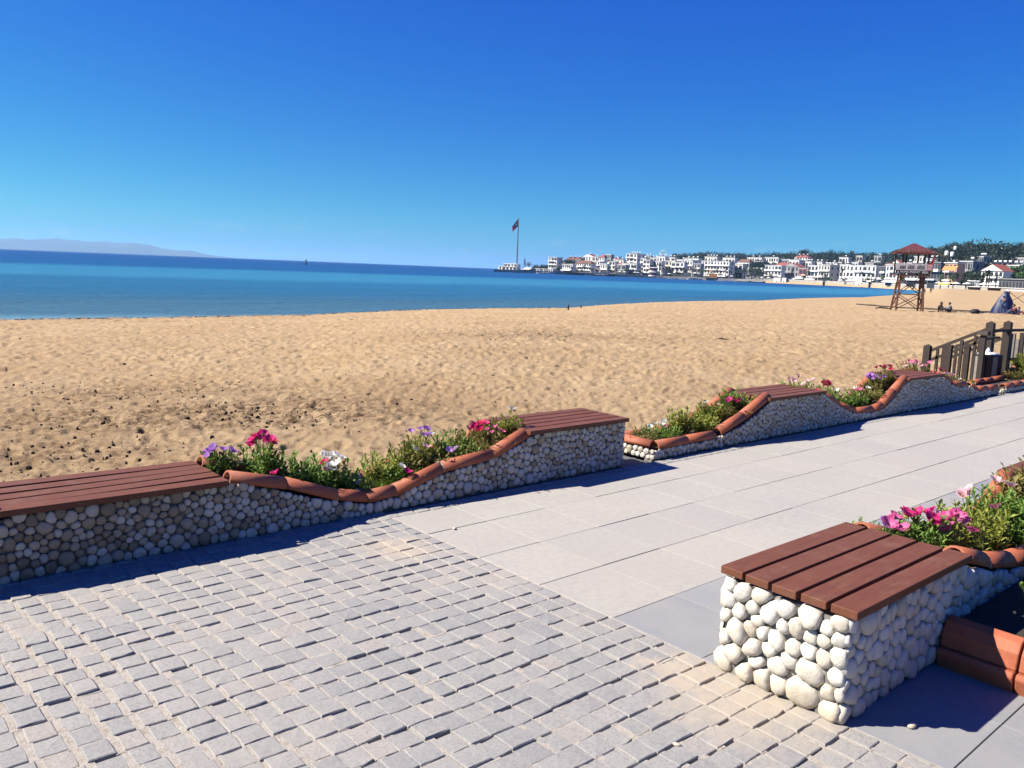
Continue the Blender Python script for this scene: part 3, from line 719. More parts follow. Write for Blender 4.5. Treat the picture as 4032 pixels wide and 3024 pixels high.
# --- middle planter
prof2 = [(5.6, .085), (6.5, .09), (6.7, .125), (7.0, .19), (7.42, .375), (7.48, .392), (8.46, .392), (8.6, .335), (8.85, .225), (9.2, .11), (9.7, .07), (10.0, .09), (10.3, .23), (10.6, .395), (10.68, .405), (11.62, .405), (11.8, .36), (12.1, .25), (12.35, .205), (12.7, .20), (13.0, .11), (13.9, .08)]
p2 = planter('middle pebble-faced planter with low flower end and two slatted benches beside the sand', prof2, YF, YB, [(7.36, 8.50, .420), (10.58, 11.66, .436)], 9.5, 'peb_2', .050, 200, 5.6, 13.9,
             [[(5.66, .10), (6.1, .10), (6.52, .105)], [(6.6, .125), (7.0, .245), (7.42, .415)], [(8.52, .365), (8.9, .215), (9.3, .10)], [(9.3, .09), (9.75, .085), (10.0, .115)], [(10.0, .125), (10.3, .265), (10.62, .42)], [(11.7, .40), (12.05, .28)], [(12.1, .255), (12.6, .215)], [(12.75, .20), (13.05, .11), (13.85, .09)]],
             [[(5.66, .10), (6.1, .10), (6.52, .105)], [(6.52, .125), (7.0, .245), (7.42, .415)], [(8.52, .365), (8.9, .215), (9.3, .10), (9.75, .085), (10.0, .115), (10.3, .265), (10.62, .42)], [(11.7, .40), (12.05, .28), (12.6, .215), (13.05, .11), (13.85, .09)]],
             (True, True), 8, 300, .42, (.003, .002))
tile_run(p2, [(5.655 - 9.5, YF - 4.69 + .05, .105), (5.655 - 9.5, YB - 4.69 - .05, .105)], .42)
# --- far planter at the right edge
prof3 = [(14.05, .07), (15.4, .08), (15.8, .14), (16.5, .36), (16.7, .40), (18.2, .40), (18.6, .3), (19.4, .08), (20.2, .08), (21, .38), (22.2, .38)]
p3 = planter('far pebble-faced planter rising to a slatted bench behind the litter bin', prof3, YF - .02, YB, [(16.6, 18.2, .435), (21, 22.2, .42)], 17.5, 'peb_2', .056, 300, 14.05, 22.2,
             [[(14.1, .09), (14.9, .09), (15.4, .10)], [(15.5, .13), (15.9, .21), (16.55, .40)], [(18.3, .37), (19.2, .12)]], [[(14.1, .09), (14.9, .09), (15.4, .10)], [(15.5, .13), (15.9, .21), (16.55, .40)], [(18.3, .37), (19.2, .12)]],
             (True, True), 8, 140, .42)
# --- near right planter: front face looks away from the sea
RF, RB = 1.285, 1.805
profR = [(2.80, .40), (3.72, .40), (3.9, .375), (4.2, .275), (4.6, .205), (4.95, .17), (5.3, .17), (5.55, .235), (5.9, .39), (7.1, .39)]
pR = planter('bright white pebble-faced planter bench in the near right corner', profR, RF, RB, [(2.785, 3.83, .442), (5.86, 6.95, .43)], 4.0, 'peb_r', .070, 400, 2.80, 7.0,
             [[(3.86, .395), (4.18, .305), (4.55, .235), (4.95, .195)], [(4.95, .19), (5.35, .195)], [(5.4, .2), (5.85, .405)]],
             [[(3.86, .395), (4.18, .305), (4.55, .235), (4.95, .195)], [(4.95, .19), (5.35, .195)], [(5.4, .2), (5.62, .295), (5.86, .405)]],
             (True, False), 12, 300, .52, (.0015, .001))
# --- low clay-tiled flower bed beside it, running out of the picture
bedo = thing('flower_bed', 'low flower bed edged with orange clay tiles beside the near white bench', 'flower bed', (3.6, .4, 0))
mb = MB(); mb.box(.09, 3.4, -2.4, .86, -.03, .15); part('soil', mb, MAT['soil'], bedo)
for i in range(10):
    y1 = .86 - i * .30; y0 = y1 - .292; yo = (y0 + y1) / 2; h = .146
    mb = MB(); mb.prism([(0, -.02), (.10, -.02), (.10, .082), (-.012, .082), (-.022, .062)], 'y', -h, h); bevel(part('base_tile', mb, MAT['terra'], bedo, loc=(0, yo, 0)), .006, 2)
    mb = MB(); mb.prism([(.010, .083), (.11, .083), (.12, .185), (.085, .205), (.05, .188), (.024, .15)], 'y', -h, h); bevel(part('edge_tile', mb, MAT['terra'], bedo, loc=(0, yo, 0)), .006, 2)
mb = MB(); pts = [(.5 + .1 * i, .2 - .16 * i + .05 * math.sin(i), .20 + .12 * math.sin(i * .9)) for i in range(9)]
mb.tube(pts, .012, 8); tag(part('irrigation_hose', mb, MAT['dkmet'], None, True, loc=(3.6, .4, 0)), 'black irrigation hose looping in the shaded flower bed', 'hose')
# small bits lying on the paving
for i, (px, py, rr) in enumerate([(3590, 2862, .016), (1789, 2083, .012), (2665, 2935, .010)]):
    g = gnd(px, py); mb = MB(); mb.lathe([(.2 * rr, 0), (.9 * rr, .1 * rr), (rr, .45 * rr), (.6 * rr, .8 * rr), (.15 * rr, .9 * rr)], 7)
    tag(part('pebble_chip', mb, MAT['peb_r'], None, True, loc=(g[0], g[1], 0), scl=(1.6, 1, 1), rot=(0, 0, i)), ['grey stone chip lying at the shadow edge by the near bench', 'tiny stone chip on the pale slabs in the middle', 'tiny chip on the setts near the bottom edge'][i], 'stone')

# ================================================================== FLOWERING PLANTS
def foliage_mesh(seed, nst=34, hgt=.20, sp=.13, ll=.045, dens=15):
    q = np.random.default_rng(seed); V = []; F = []
    for s in range(nst):
        a = q.random() * 6.283; r0 = sp * .55 * math.sqrt(q.random()); b = np.array([r0 * math.cos(a), r0 * math.sin(a), 0])
        lean = sp * .75 * q.random(); h = hgt * (.55 + .5 * q.random()) * (1 - .45 * (r0 / sp)); a2 = a + q.uniform(-.6, .6)
        tip = b + np.array([lean * math.cos(a2), lean * math.sin(a2), h])
        o = len(V); w = .0022
        for p in (b, tip):
            for k in range(3): V.append(p + w * np.array([math.cos(k * 2.09), math.sin(k * 2.09), 0]))
        for k in range(3): F.append((o + k, o + (k + 1) % 3, o + 3 + (k + 1) % 3, o + 3 + k))
        for i in range(dens):
            t = .18 + .84 * (i + q.random()) / dens; p = b + (tip - b) * min(t, 1); th = i * 2.4 + q.random(); el = q.uniform(.15, 1.0) + .35 * (t > .85)
            d = np.array([math.cos(th) * math.cos(el), math.sin(th) * math.cos(el), math.sin(el)]); l = ll * q.uniform(.6, 1.2); wd = l * q.uniform(.14, .21)
            sd = np.cross(d, [0, 0, 1.0]); sd /= np.linalg.norm(sd) + 1e-9; up = np.cross(sd, d); o = len(V); dr = -.18 * l * np.array([0, 0, 1])
            V += [p, p + d * l * .5 + sd * wd, p + d * l * .5 - up * wd * .35, p + d * l * .5 - sd * wd, p + d * l + dr]
            F += [(o, o + 1, o + 2, o + 2), (o, o + 2, o + 3, o + 3), (o + 1, o + 4, o + 2, o + 2), (o + 2, o + 4, o + 3, o + 3)]
    m = bpy.data.meshes.new('foliage'); m.from_pydata([tuple(v) for v in V], [], [tuple(dict.fromkeys(f)) for f in F]); m.materials.append(MAT['leaf']); m.update(); return m
FOL = [foliage_mesh(i, 40, .20, .13, .046, 15) for i in range(4)] + [foliage_mesh(10 + i, 44, .15, .16, .036, 13) for i in range(3)] + [foliage_mesh(20 + i, 34, .26, .12, .055, 16) for i in range(2)]
def flower_mesh(seed, mat, r=.030):
    q = np.random.default_rng(seed); mb = MB(); npet = 5 if seed % 3 else 7
    for k in range(npet):
        a = k * 6.283 / npet + q.uniform(-.15, .15); hw = 3.5 / npet; vs = []
        for i, (rr, zz) in enumerate(((.08, 0), (.45, .28), (.82, .62), (1.0, .66 + q.uniform(-.2, .15)))):
            for j in (-1, 0, 1):
                t = a + j * hw * (.35, .85, 1.0, .75)[i]; ru = 1 + (.06 * q.standard_normal() if i > 1 else 0)
                vs.append((r * rr * ru * math.cos(t), r * rr * ru * math.sin(t), r * (zz + .10 * abs(j) * (i > 1) + .05 * q.standard_normal() * (i > 1))))
        mb.add(vs, [(3 * i + j, 3 * i + j + 1, 3 * i + 4 + j, 3 * i + 3 + j) for i in range(3) for j in range(2)])
    mb.lathe([(.05 * r, -.25 * r), (.16 * r, -.1 * r), (.1 * r, .25 * r)], 6, mi=1)
    return mb.mesh('flower', [mat, MAT['leafy']], True)
FLW = {k: [flower_mesh(i + 1, v) for i in range(4)] for k, v in PET.items()}
def plant(x, y, z, fol, mat, scl, label, flowers=(), fspread=.09, fz=.9, fs=1.0, name='flowering_plant'):
    t = thing(name, label, 'plant', (x, y, z), R.uniform(0, 6.28))
    o = link('foliage', FOL[fol], t, scl=(scl, scl, scl * R.uniform(.9, 1.1)))
    o.material_slots[0].link = 'OBJECT'; o.material_slots[0].material = MAT[mat]
    h = (.20, .20, .20, .20, .15, .15, .15, .26, .26)[fol] * scl
    for col, n in flowers:
        for i in range(n + (n > 2) + (n > 5)):
            a = R.uniform(0, 6.28); r = 1.2 * fspread * math.sqrt(R.random()); k = fs * R.uniform(.8, 1.2)
            zz = h * fz + R.uniform(-.02, .03) - r * .25
            link('flower', R.choice(FLW[col]), t, (r * math.cos(a), r * math.sin(a), zz), (R.uniform(-.6, .6), R.uniform(-.6, .6), R.uniform(0, 6)), (k, k, k))
            st = MB(); st.tube([(r * .4 * math.cos(a), r * .4 * math.sin(a), h * .45), (r * math.cos(a), r * math.sin(a), zz)], .002, 4); part('flower_stalk', st, MAT[mat], t)
    return t
f1, f2, f3, fR = interp(prof1), interp(prof2), interp(prof3), interp(profR)
def row(f, items):
    for x, y, fol, mat, s, lab, fl, *k in items:
        kw = k[0] if k else {}
        plant(x, y, f(x) * .9 - .01, fol, mat, s * 1.28, lab, fl, **kw)
row(f1, [
 (.52, 4.70, 0, 'leaf', .9, 'plant with a single crimson bloom at the left picture edge', [('red', 2)]),
 (1.92, 4.83, 0, 'leaf', .70, 'plant with bright lilac blooms right behind the left bench end', [('lilac', 7)], dict(fspread=.07)),
 (2.16, 4.74, 7, 'leaf', .92, 'tall plant topped with a big magenta bloom cluster beside the left bench', [('magenta', 9), ('red', 2)], dict(fspread=.075, fz=.98)),
 (2.09, 4.60, 5, 'leaf', .6, 'low leafy plant with one dark pink bloom against the sloping clay tile', [('magenta', 1)]),
 (2.38, 4.70, 0, 'leaf', .95, 'plain dark green plant between magenta and white blooms', []),
 (2.50, 4.66, 7, 'leaf', .66, 'upright plant with a salmon bud left of the white blooms', [('pale', 1)]),
 (2.62, 4.70, 1, 'leaf', 1.05, 'plant with large ruffled white blooms in the lowest part of the dip', [('white', 6), ('red', 1)], dict(fs=1.35, fspread=.085)),
 (2.73, 4.62, 4, 'leaf', .8, 'pale green plant with drooping white blooms at the dip', [('white', 3)], dict(fz=.7)),
 (2.88, 4.82, 5, 'leafy', .7, 'small yellowish plant by the pale concrete ledge', []),
 (3.04, 4.74, 2, 'leafy', .98, 'bushy yellow-green plant right of the grass in the dip', []),
 (3.10, 4.60, 6, 'leaf', .8, 'low bright green plant with a magenta bloom near the tile bend', [('magenta', 1), ('white', 1)]),
 (3.24, 4.70, 3, 'leafb', .88, 'brownish plant with a white bloom and a pale pink bloom', [('white', 1), ('pale', 1)]),
 (3.36, 4.78, 1, 'leafy', .95, 'plant with several lilac blooms standing above the clay tiles', [('lilac', 5), ('white', 1)], dict(fz=1.1)),
 (3.46, 4.60, 5, 'leafb', .8, 'small plant with a lilac bloom beside the tile joint', [('lilac', 2)]),
 (3.60, 4.72, 4, 'leaf', 1.05, 'dense bright green plant without blooms mid slope', []),
 (3.80, 4.70, 6, 'leafb', 1.0, 'spreading olive plant with deep pink blooms near the second bench', [('magenta', 5), ('red', 2)], dict(fz=1.1)),
 (3.93, 4.62, 5, 'leafb', .85, 'olive plant with small pink and white blooms near the second bench', [('pink', 4)], dict(fs=.8)),
 (4.02, 4.76, 4, 'leafb', .85, 'dull green plant below the second bench end', []),
 (4.10, 4.66, 0, 'leafy', .72, 'spiky plant with one white bloom touching the second bench', [('white', 1)], dict(fz=1.15)),
])
row(f2, [
 (5.80, 4.72, 5, 'leafb', .8, 'low plant behind the corner tiles at the gap', []),
 (6.00, 4.70, 4, 'leaf', .95, 'low plant with white blooms at the low end of the middle planter', [('white', 4), ('pale', 1)]),
 (6.36, 4.74, 7, 'leafy', .95, 'tall rounded yellow-green bush in the low end', []),
 (6.62, 4.66, 1, 'leafy', .85, 'yellow-green bush beside the tall rounded one', []),
 (6.85, 4.74, 2, 'leafy', .95, 'bush with one pale bloom against the back tiles', [('pale', 1), ('white', 1)]),
 (7.06, 4.66, 6, 'leafb', 1.0, 'plant with vivid magenta blooms below the third bench', [('magenta', 5)], dict(fz=1.1)),
 (7.22, 4.74, 0, 'leaf', .9, 'green spiky plant just below the third bench', []),
 (7.32, 4.64, 5, 'leafy', .8, 'small plant tucked under the third bench edge', []),
 (8.62, 4.80, 5, 'leaf', 1.0, 'plant with pale pink blooms peeping over the third bench end', [('pale', 8)], dict(fspread=.13, fz=1.1)),
 (8.85, 4.66, 4, 'leafb', .9, 'plant with a few red blooms on the slope after the third bench', [('red', 3)]),
 (9.10, 4.72, 7, 'leaf', .85, 'plant carrying one large crimson bloom in the second dip', [('red', 3)], dict(fspread=.03, fs=1.4, fz=1.0)),
 (9.45, 4.72, 0, 'leaf', .95, 'dark green plant at the bottom of the second dip', [('white', 1)]),
 (9.72, 4.66, 1, 'leaf', .9, 'green plant with small mauve blooms in the second dip', [('pink', 2)]),
 (9.95, 4.74, 3, 'leafb', .95, 'plant with pink and white blooms below the fourth bench', [('pink', 3), ('white', 2)]),
 (10.15, 4.66, 6, 'leafb', 1.05, 'olive plant with a white bloom on the far slope', [('white', 1)]),
 (10.32, 4.72, 1, 'leafb', .9, 'plant with a dense lilac bloom cluster below the fourth bench', [('lilac', 9)], dict(fz=1.0)),
 (10.52, 4.70, 0, 'leafb', .9, 'plant with a crimson and magenta bloom cluster at the fourth bench', [('magenta', 5), ('red', 3)], dict(fz=1.05)),
 (11.78, 4.84, 4, 'leafb', 1.1, 'low plant full of pink blooms behind the fourth bench end', [('pink', 8), ('pale', 4)], dict(fspread=.2, fz=1.1)),
 (12.2, 4.68, 1, 'leafb', .9, 'plant with dark red blooms on the last slope of the middle planter', [('red', 3)]),
 (12.55, 4.70, 5, 'leafb', 1.0, 'plant with soft pink blooms near the litter bin', [('pale', 5), ('pink', 2)]),
 (13.1, 4.66, 5, 'leafy', .8, 'small green plant hanging over the last clay tiles', [('white', 1)]),
])
row(f3, [
 (16.0, 4.72, 2, 'leafy', 1.5, 'large yellow-green bush between the litter bin and the far bench', []),
 (16.3, 4.62, 1, 'leafy', 1.2, 'yellow-green plant with red blooms at the far bench', [('red', 5)], dict(fz=1.05)),
 (15.6, 4.74, 6, 'leafb', 1.1, 'low plant in the dark corner behind the far clay tiles', []),
])
row(fR, [
 (3.98, 1.70, 5, 'leaf', .7, 'plant with pale lilac blooms lying over the edge behind the near bench', [('pink', 3), ('lilac', 2)], dict(fz=1.1, fs=1.2)),
 (4.14, 1.60, 0, 'leaf', .88, 'plant with bright magenta blooms just beyond the near bench', [('magenta', 5)], dict(fs=1.3, fz=.95, fspread=.07)),
 (4.36, 1.52, 0, 'leafy', .92, 'plant with wide open rose pink blooms beyond the near bench', [('pink', 5)], dict(fs=1.45, fz=.9, fspread=.09)),
 (4.52, 1.62, 2, 'leafy', .98, 'yellow-green bush behind the rose pink blooms', [('pale', 1)]),
 (4.72, 1.50, 7, 'leafy', .90, 'tall yellow-green bush in the middle of the near planter', []),
 (4.92, 1.64, 3, 'leafy', 1.05, 'dense bush with a salmon pink bloom at its top', [('pale', 2)], dict(fs=1.3, fz=1.15)),
 (5.12, 1.48, 1, 'leaf', 1.1, 'deep green bush with one pink bloom near the right picture edge', [('pink', 1)]),
 (5.32, 1.62, 2, 'leaf', 1.1, 'green leafy bush below the rising clay tiles', [('pale', 2)], dict(fz=1.15, fs=1.3)),
 (5.55, 1.54, 8, 'leafb', .95, 'brownish bush on the rising part of the near planter', []),
 (5.72, 1.60, 3, 'leafb', 1.1, 'brownish plant with pale pink blooms at the right picture edge', [('pale', 3)], dict(fz=1.1, fs=1.3)),
])
for (x, y, fol, mat, s, lab, fl) in [
 (4.25, 1.0, 6, 'leaf', 1.0, 'dark leafy plant in the shade beside the near bench', []), (4.0, .62, 4, 'leafb', .8, 'sparse plant in the clay-edged bed', []),
 (4.3, .35, 5, 'leafy', 1.0, 'green plant at the right edge of the clay-edged bed', []), (4.55, .72, 4, 'leaf', 1.1, 'leafy plant at the back of the clay-edged bed', []), (4.75, 1.08, 6, 'leaf', 1.0, 'dark plant in the deepest shade of the clay-edged bed', [])]:
    plant(x, y, .145, fol, mat, s, lab, fl)
# grass tufts in the dip of the left planter
def tuft(seed):
    q = random.Random(seed); mb = MB()
    for i in range(90):
        a = q.uniform(0, 6.28); r = .09 * math.sqrt(q.random()); x, y = r * math.cos(a), r * math.sin(a); h = q.uniform(.04, .11); lx, ly = q.uniform(-.05, .05), q.uniform(-.05, .05); w = .0022
        mb.add([(x - w, y, 0), (x + w, y, 0), (x + lx * .4 + w * .7, y + ly * .4, h * .65), (x + lx * .4 - w * .7, y + ly * .4, h * .65), (x + lx, y + ly, h)], [(0, 1, 2, 3), (3, 2, 4)])
    return mb.mesh('grass_tuft', MAT['leaf'])
for x, y, lab in ((2.80, 4.66, 'grass tuft in the lowest part of the left planter'), (2.92, 4.60, 'grass tuft beside the curved clay tile of the left planter'), (3.0, 4.62, 'grass tuft under the yellow-green plant of the left planter'), (4.15, .78, 'grass tuft in the shaded clay-edged bed')):
    tag(link('grass_tuft', tuft(int(x * 100)), None, (x, y, f1(x) * .9 if y > 2 else .148)), lab, 'grass')

# ================================================================== LITTER BIN, STAIRS
tb = thing('litter_bin', 'dark wooden slatted litter bin with a white bag, hung on a capped post', 'litter bin', (15.55, 5.20, -.02))
n = 14
for i in range(n):
    a = 2 * math.pi * i / n; mb = MB(); mb.box(-.042, .042, -.011, .011, .04, .49)
    part('slat', mb, MAT['dkwood' if i % 3 else 'gywood'], tb, loc=(.21 * math.cos(a), .21 * math.sin(a), 0), rot=(0, 0, a + math.pi / 2))
mb = MB(); mb.lathe([(.19, .05), (.195, .06), (.195, .45), (.17, .45), (.16, .08)], 16); part('liner', mb, MAT['dkmet'], tb, True)
mb = MB(); mb.lathe([(.215, .455), (.232, .46), (.232, .485), (.20, .495), (.195, .47)], 16); part('rim', mb, MAT['dkmet'], tb, True)
mb = MB(); mb.lathe([(.15, .44), (.17, .50), (.10, .53), (.03, .52)], 9); mb.lathe([(.05, .5), (.035, .56), (.01, .60)], 6, (.05, .02, 0)); part('bag', mb, MAT['bag'], tb, True)
mb = MB(); mb.box(-.37, -.29, -.05, .03, 0, .86); mb.prism([(-.41, .83), (-.25, .83), (-.27, .90), (-.39, .90)], 'y', -.09, .07); part('post', mb, MAT['dkwood'], tb)
mb = MB(); mb.bar((-.33, -.01, .76), (.26, -.05, .78), .05, .035); part('arm', mb, MAT['dkwood'], tb)

stt = thing('beach_stairs', 'dark wooden stairs with railings leading down to the sand at the right', 'stairs', (15.9, 5.35, 0))
ZT = -.30
def post(x, y, z0, z1, w, mat='dkwood', nm='post'):
    mb = MB(); h = w / 2; mb.box(-h, h, -h, h, z0, z1 - .04); mb.add([(-h, -h, z1 - .04), (h, -h, z1 - .04), (h, h, z1 - .04), (-h, h, z1 - .04), (0, 0, z1)], [(0, 1, 4), (1, 2, 4), (2, 3, 4), (3, 0, 4)])
    part(nm, mb, MAT[mat], stt, loc=(x, y, 0))
for sx in (0, .86):
    post(sx, -.02, -.3, 1.03, .12); post(sx, 1.0, -.75, .53, .115)
    for zt, nm in ((.90, 'handrail'), (.72, 'rail')):
        mb = MB(); mb.bar((sx, .0, zt), (sx, .97, zt - .50), .045, .05); part(nm, mb, MAT['dkwood'], stt)
    for k, (yy, w) in enumerate(((.2, .045), (.42, .05), (.62, .095), (.82, .045))):
        mb = MB(); mb.box(-w / 2, w / 2, -w / 2, w / 2, -.45 - yy * .35, .86 - yy * .5); part('baluster', mb, MAT['dkwood'], stt, loc=(sx, yy, 0))
    mb = MB(); mb.bar((sx, -.05, -.06), (sx, 1.1, -.62), .05, .16); part('stringer', mb, MAT['dkwood'], stt)
for k in range(4):
    mb = MB(); mb.box(.03, .83, .10 + k * .25, .34 + k * .25, -.12 - k * .125, -.08 - k * .125); part('tread', mb, MAT['dkwood'], stt)
fen = thing('wooden_railing', 'weathered wooden railing beside the stairs at the right picture edge', 'railing', (16.9, 5.34, 0))
for z, nm in ((.80, 'top_rail'), (.30, 'lower_rail')):
    mb = MB(); mb.bar((-.95 if z > .7 else .1, -.04, z + .06 if z > .7 else z), (4.2, 0, z), .06, .05); part(nm, mb, MAT['dkwood'], fen)
for k in range(16):
    x = .16 + k * .245; w = .07 if k % 4 else .11
    mb = MB(); mb.box(-w / 2, w / 2, -w / 2, w / 2, -.4, .78 - (.12 if k % 4 == 2 else 0)); part('baluster', mb, MAT['gywood' if k % 3 else 'dkwood'], fen, loc=(x, .05, 0))
mb = MB(); mb.box(-.3, 1.6, 0, .55, -.08, -.02); mb.box(-.2, 1.5, .55, .9, -.30, -.24); tag(part('concrete_step', mb, MAT['conc'], None, loc=(13.9, 5.45, -.1)), 'pale concrete step half buried in sand behind the flowers', 'step')
g = gnd(3790, 1395, -.42); mb = MB(); mb.lathe([(.04, 0), (.16, .05), (.17, .14), (.10, .22), (.02, .24)], 9); tag(part('beach_rock', mb, MAT['gywood'], None, True, loc=(g[0], g[1], float(sand_z(np.array(g[0]), np.array(g[1]))) - .05), scl=(1.5, 1, 1)), 'brown rock on the sand behind the stair balusters', 'rock')

# ================================================================== PEOPLE
def skin_body(name, mat, joints, edges, parent, sub=2):
    """continuous surface grown over a joint skeleton; joints: name -> (pos, radius)"""
    keys = list(joints); m = bpy.data.meshes.new(name); m.from_pydata([tuple(joints[k][0]) for k in keys], [(keys.index(a), keys.index(b)) for a, b in edges], [])
    m.materials.append(mat); o = link(name, m, parent)
    md = o.modifiers.new('skin', 'SKIN'); md.use_smooth_shade = True
    lay = m.skin_vertices[0] if m.skin_vertices else None
    for i, k in enumerate(keys):
        r = joints[k][1]; r = (r, r) if not hasattr(r, '__len__') else r; lay.data[i].radius = r; lay.data[i].use_root = (i == 0)
    s = o.modifiers.new('sub', 'SUBSURF'); s.levels = sub; s.render_levels = sub; return o
def person(label, loc, rz, pose, top, legs, scale=1.0, group=None, hair='hair'):
    t = thing('person', label, 'person', loc, rz, group); S = lambda x, y, z: (x * scale, y * scale, z * scale)
    j = {}
    if pose == 'sit':          # seated on the ground, knees drawn up, facing -y
        pts = dict(pelvis=(0, .05, .13), waist=(0, .09, .28), chest=(0, .02, .46), neck=(0, -.05, .60), head=(0, -.09, .72), crown=(0, -.10, .80),
                   hl=(.10, -.02, .12), kl=(.14, -.36, .40), al=(.12, -.62, .06), tl=(.12, -.78, .04), hr=(-.10, -.02, .12), kr=(-.16, -.34, .34), ar=(-.15, -.62, .06), tr=(-.15, -.78, .04),
                   sl=(.19, .0, .54), el=(.26, -.18, .32), wl=(.16, -.42, .36), gl=(.13, -.50, .36), sr=(-.19, .0, .54), er=(-.26, -.16, .32), wr=(-.16, -.40, .32), gr=(-.13, -.48, .31))
    elif pose == 'stand':
        pts = dict(pelvis=(0, 0, .92), waist=(0, .01, 1.08), chest=(0, .02, 1.30), neck=(0, 0, 1.48), head=(0, -.02, 1.60), crown=(0, -.02, 1.69),
                   hl=(.10, 0, .88), kl=(.11, -.02, .48), al=(.11, .02, .08), tl=(.12, -.15, .04), hr=(-.10, 0, .88), kr=(-.12, -.04, .48), ar=(-.12, .03, .08), tr=(-.13, -.14, .04),
                   sl=(.20, .01, 1.40), el=(.28, -.05, 1.16), wl=(.22, -.26, 1.05), gl=(.20, -.34, 1.03), sr=(-.20, .01, 1.40), er=(-.28, -.05, 1.14), wr=(-.20, -.26, 1.06), gr=(-.18, -.34, 1.05))
    else:                      # walk
        pts = dict(pelvis=(0, 0, .92), waist=(0, .01, 1.08), chest=(0, .02, 1.30), neck=(0, 0, 1.48), head=(0, -.03, 1.60), crown=(0, -.03, 1.69),
                   hl=(.09, 0, .88), kl=(.10, -.18, .50), al=(.10, -.20, .09), tl=(.10, -.36, .05), hr=(-.09, 0, .88), kr=(-.10, .06, .47), ar=(-.10, .30, .12), tr=(-.10, .16, .04),
                   sl=(.20, .01, 1.40), el=(.25, .14, 1.14), wl=(.24, .05, .92), gl=(.24, .0, .84), sr=(-.20, .01, 1.40), er=(-.25, -.08, 1.14), wr=(-.23, -.26, 1.0), gr=(-.22, -.33, .96))
    rd = dict(pelvis=.13, waist=.12, chest=.15, neck=.055, head=.095, crown=.06, hl=.085, kl=.06, al=.04, tl=.035, hr=.085, kr=.06, ar=.04, tr=.035, sl=.065, el=.042, wl=.03, gl=.035, sr=.065, er=.042, wr=.03, gr=.035)
    J = {k: (S(*p), rd[k] * scale) for k, p in pts.items()}
    E_ = [('pelvis', 'waist'), ('waist', 'chest'), ('chest', 'neck'), ('neck', 'head'), ('head', 'crown'), ('pelvis', 'hl'), ('hl', 'kl'), ('kl', 'al'), ('al', 'tl'), ('pelvis', 'hr'), ('hr', 'kr'), ('kr', 'ar'), ('ar', 'tr'),
          ('chest', 'sl'), ('sl', 'el'), ('el', 'wl'), ('wl', 'gl'), ('chest', 'sr'), ('sr', 'er'), ('er', 'wr'), ('wr', 'gr')]
    skin_body('body', MAT['skin'], J, E_, t)
    g = lambda ks, f: {k: (J[k][0], J[k][1] * f) for k in ks}
    skin_body('top', MAT[top], g(['pelvis', 'waist', 'chest', 'sl', 'el', 'wl', 'sr', 'er', 'wr'], 1.22), [e for e in E_ if set(e) <= {'pelvis', 'waist', 'chest', 'sl', 'el', 'wl', 'sr', 'er', 'wr'}], t)
    skin_body('trousers', MAT[legs], g(['pelvis', 'hl', 'kl', 'al', 'hr', 'kr', 'ar'], 1.2), [e for e in E_ if set(e) <= {'pelvis', 'hl', 'kl', 'al', 'hr', 'kr', 'ar'}], t)
    h = Vector(J['head'][0]); mb = MB(); r = .115 * scale
    mb.lathe([(.55 * r, -.55 * r), (.98 * r, -.1 * r), (.95 * r, .45 * r), (.6 * r, .95 * r), (.1 * r, 1.12 * r)], 10, (h.x, h.y + .035 * scale, h.z + .02 * scale)); part('hair', mb, MAT[hair], t, True)
    return t
def zs(p): return float(sand_z(np.array(float(p[0])), np.array(float(p[1]))))
def onsand(px, dist):
    p = P(px, dist); p[2] = zs(p); return p
CAMRZ = -YAW                      # turning a thing by this makes its -y face the camera
DT = 80.0
def camface(px): d = azd(px); return math.atan2(d[1], d[0]) - math.pi / 2

# ================================================================== LIFEGUARD TOWER
TP = onsand(3583, DT); RZT = camface(3583) + rad(10)
tw = thing('lifeguard_tower', 'rusty lattice lifeguard tower on the sand with banner and maroon roof', 'tower', TP, RZT); tw.scale = (.81, .81, .81)
mpp = DT / FPX                                  # metres per photo pixel at the tower
def leg_at(i, z):
    top = [(-1.10, -.75), (1.10, -.75), (1.10, .75), (-1.10, .75)][i]; bot = [(-1.32, -1.1), (1.32, -1.1), (1.20, 1.15), (-1.5, 1.15)][i]
    k = z / 3.75; return (bot[0] + (top[0] - bot[0]) * k, bot[1] + (top[1] - bot[1]) * k, z)
for i in range(4): mb = MB(); mb.bar(leg_at(i, -.3), leg_at(i, 3.75), .17, .17); part('leg', mb, MAT['rust'], tw)
for i in range(4):
    j = (i + 1) % 4
    for z0, z1 in ((.15, 1.75), (1.75, 3.6)):
        for a, b in ((i, j), (j, i)):
            mb = MB(); mb.bar(leg_at(a, z0), leg_at(b, z1), .10, .08); part('brace', mb, MAT['rust'], tw)
    mb = MB(); mb.bar(leg_at(i, 1.75), leg_at(j, 1.75), .11, .10); part('crossbar', mb, MAT['rust'], tw)
mb = MB(); mb.box(-1.65, 1.65, -1.35, 1.35, 3.70, 3.85); part('platform', mb, MAT['rust'], tw)
lad = MB()
for s in (-.2, .2): lad.bar((1.25, s - .2, 0), (1.25, s - .2, 3.7), .05)
for k in range(11): lad.bar((1.25, -.4, .3 + k * .33), (1.25, 0, .3 + k * .33), .04)
part('ladder', lad, MAT['rust'], tw)
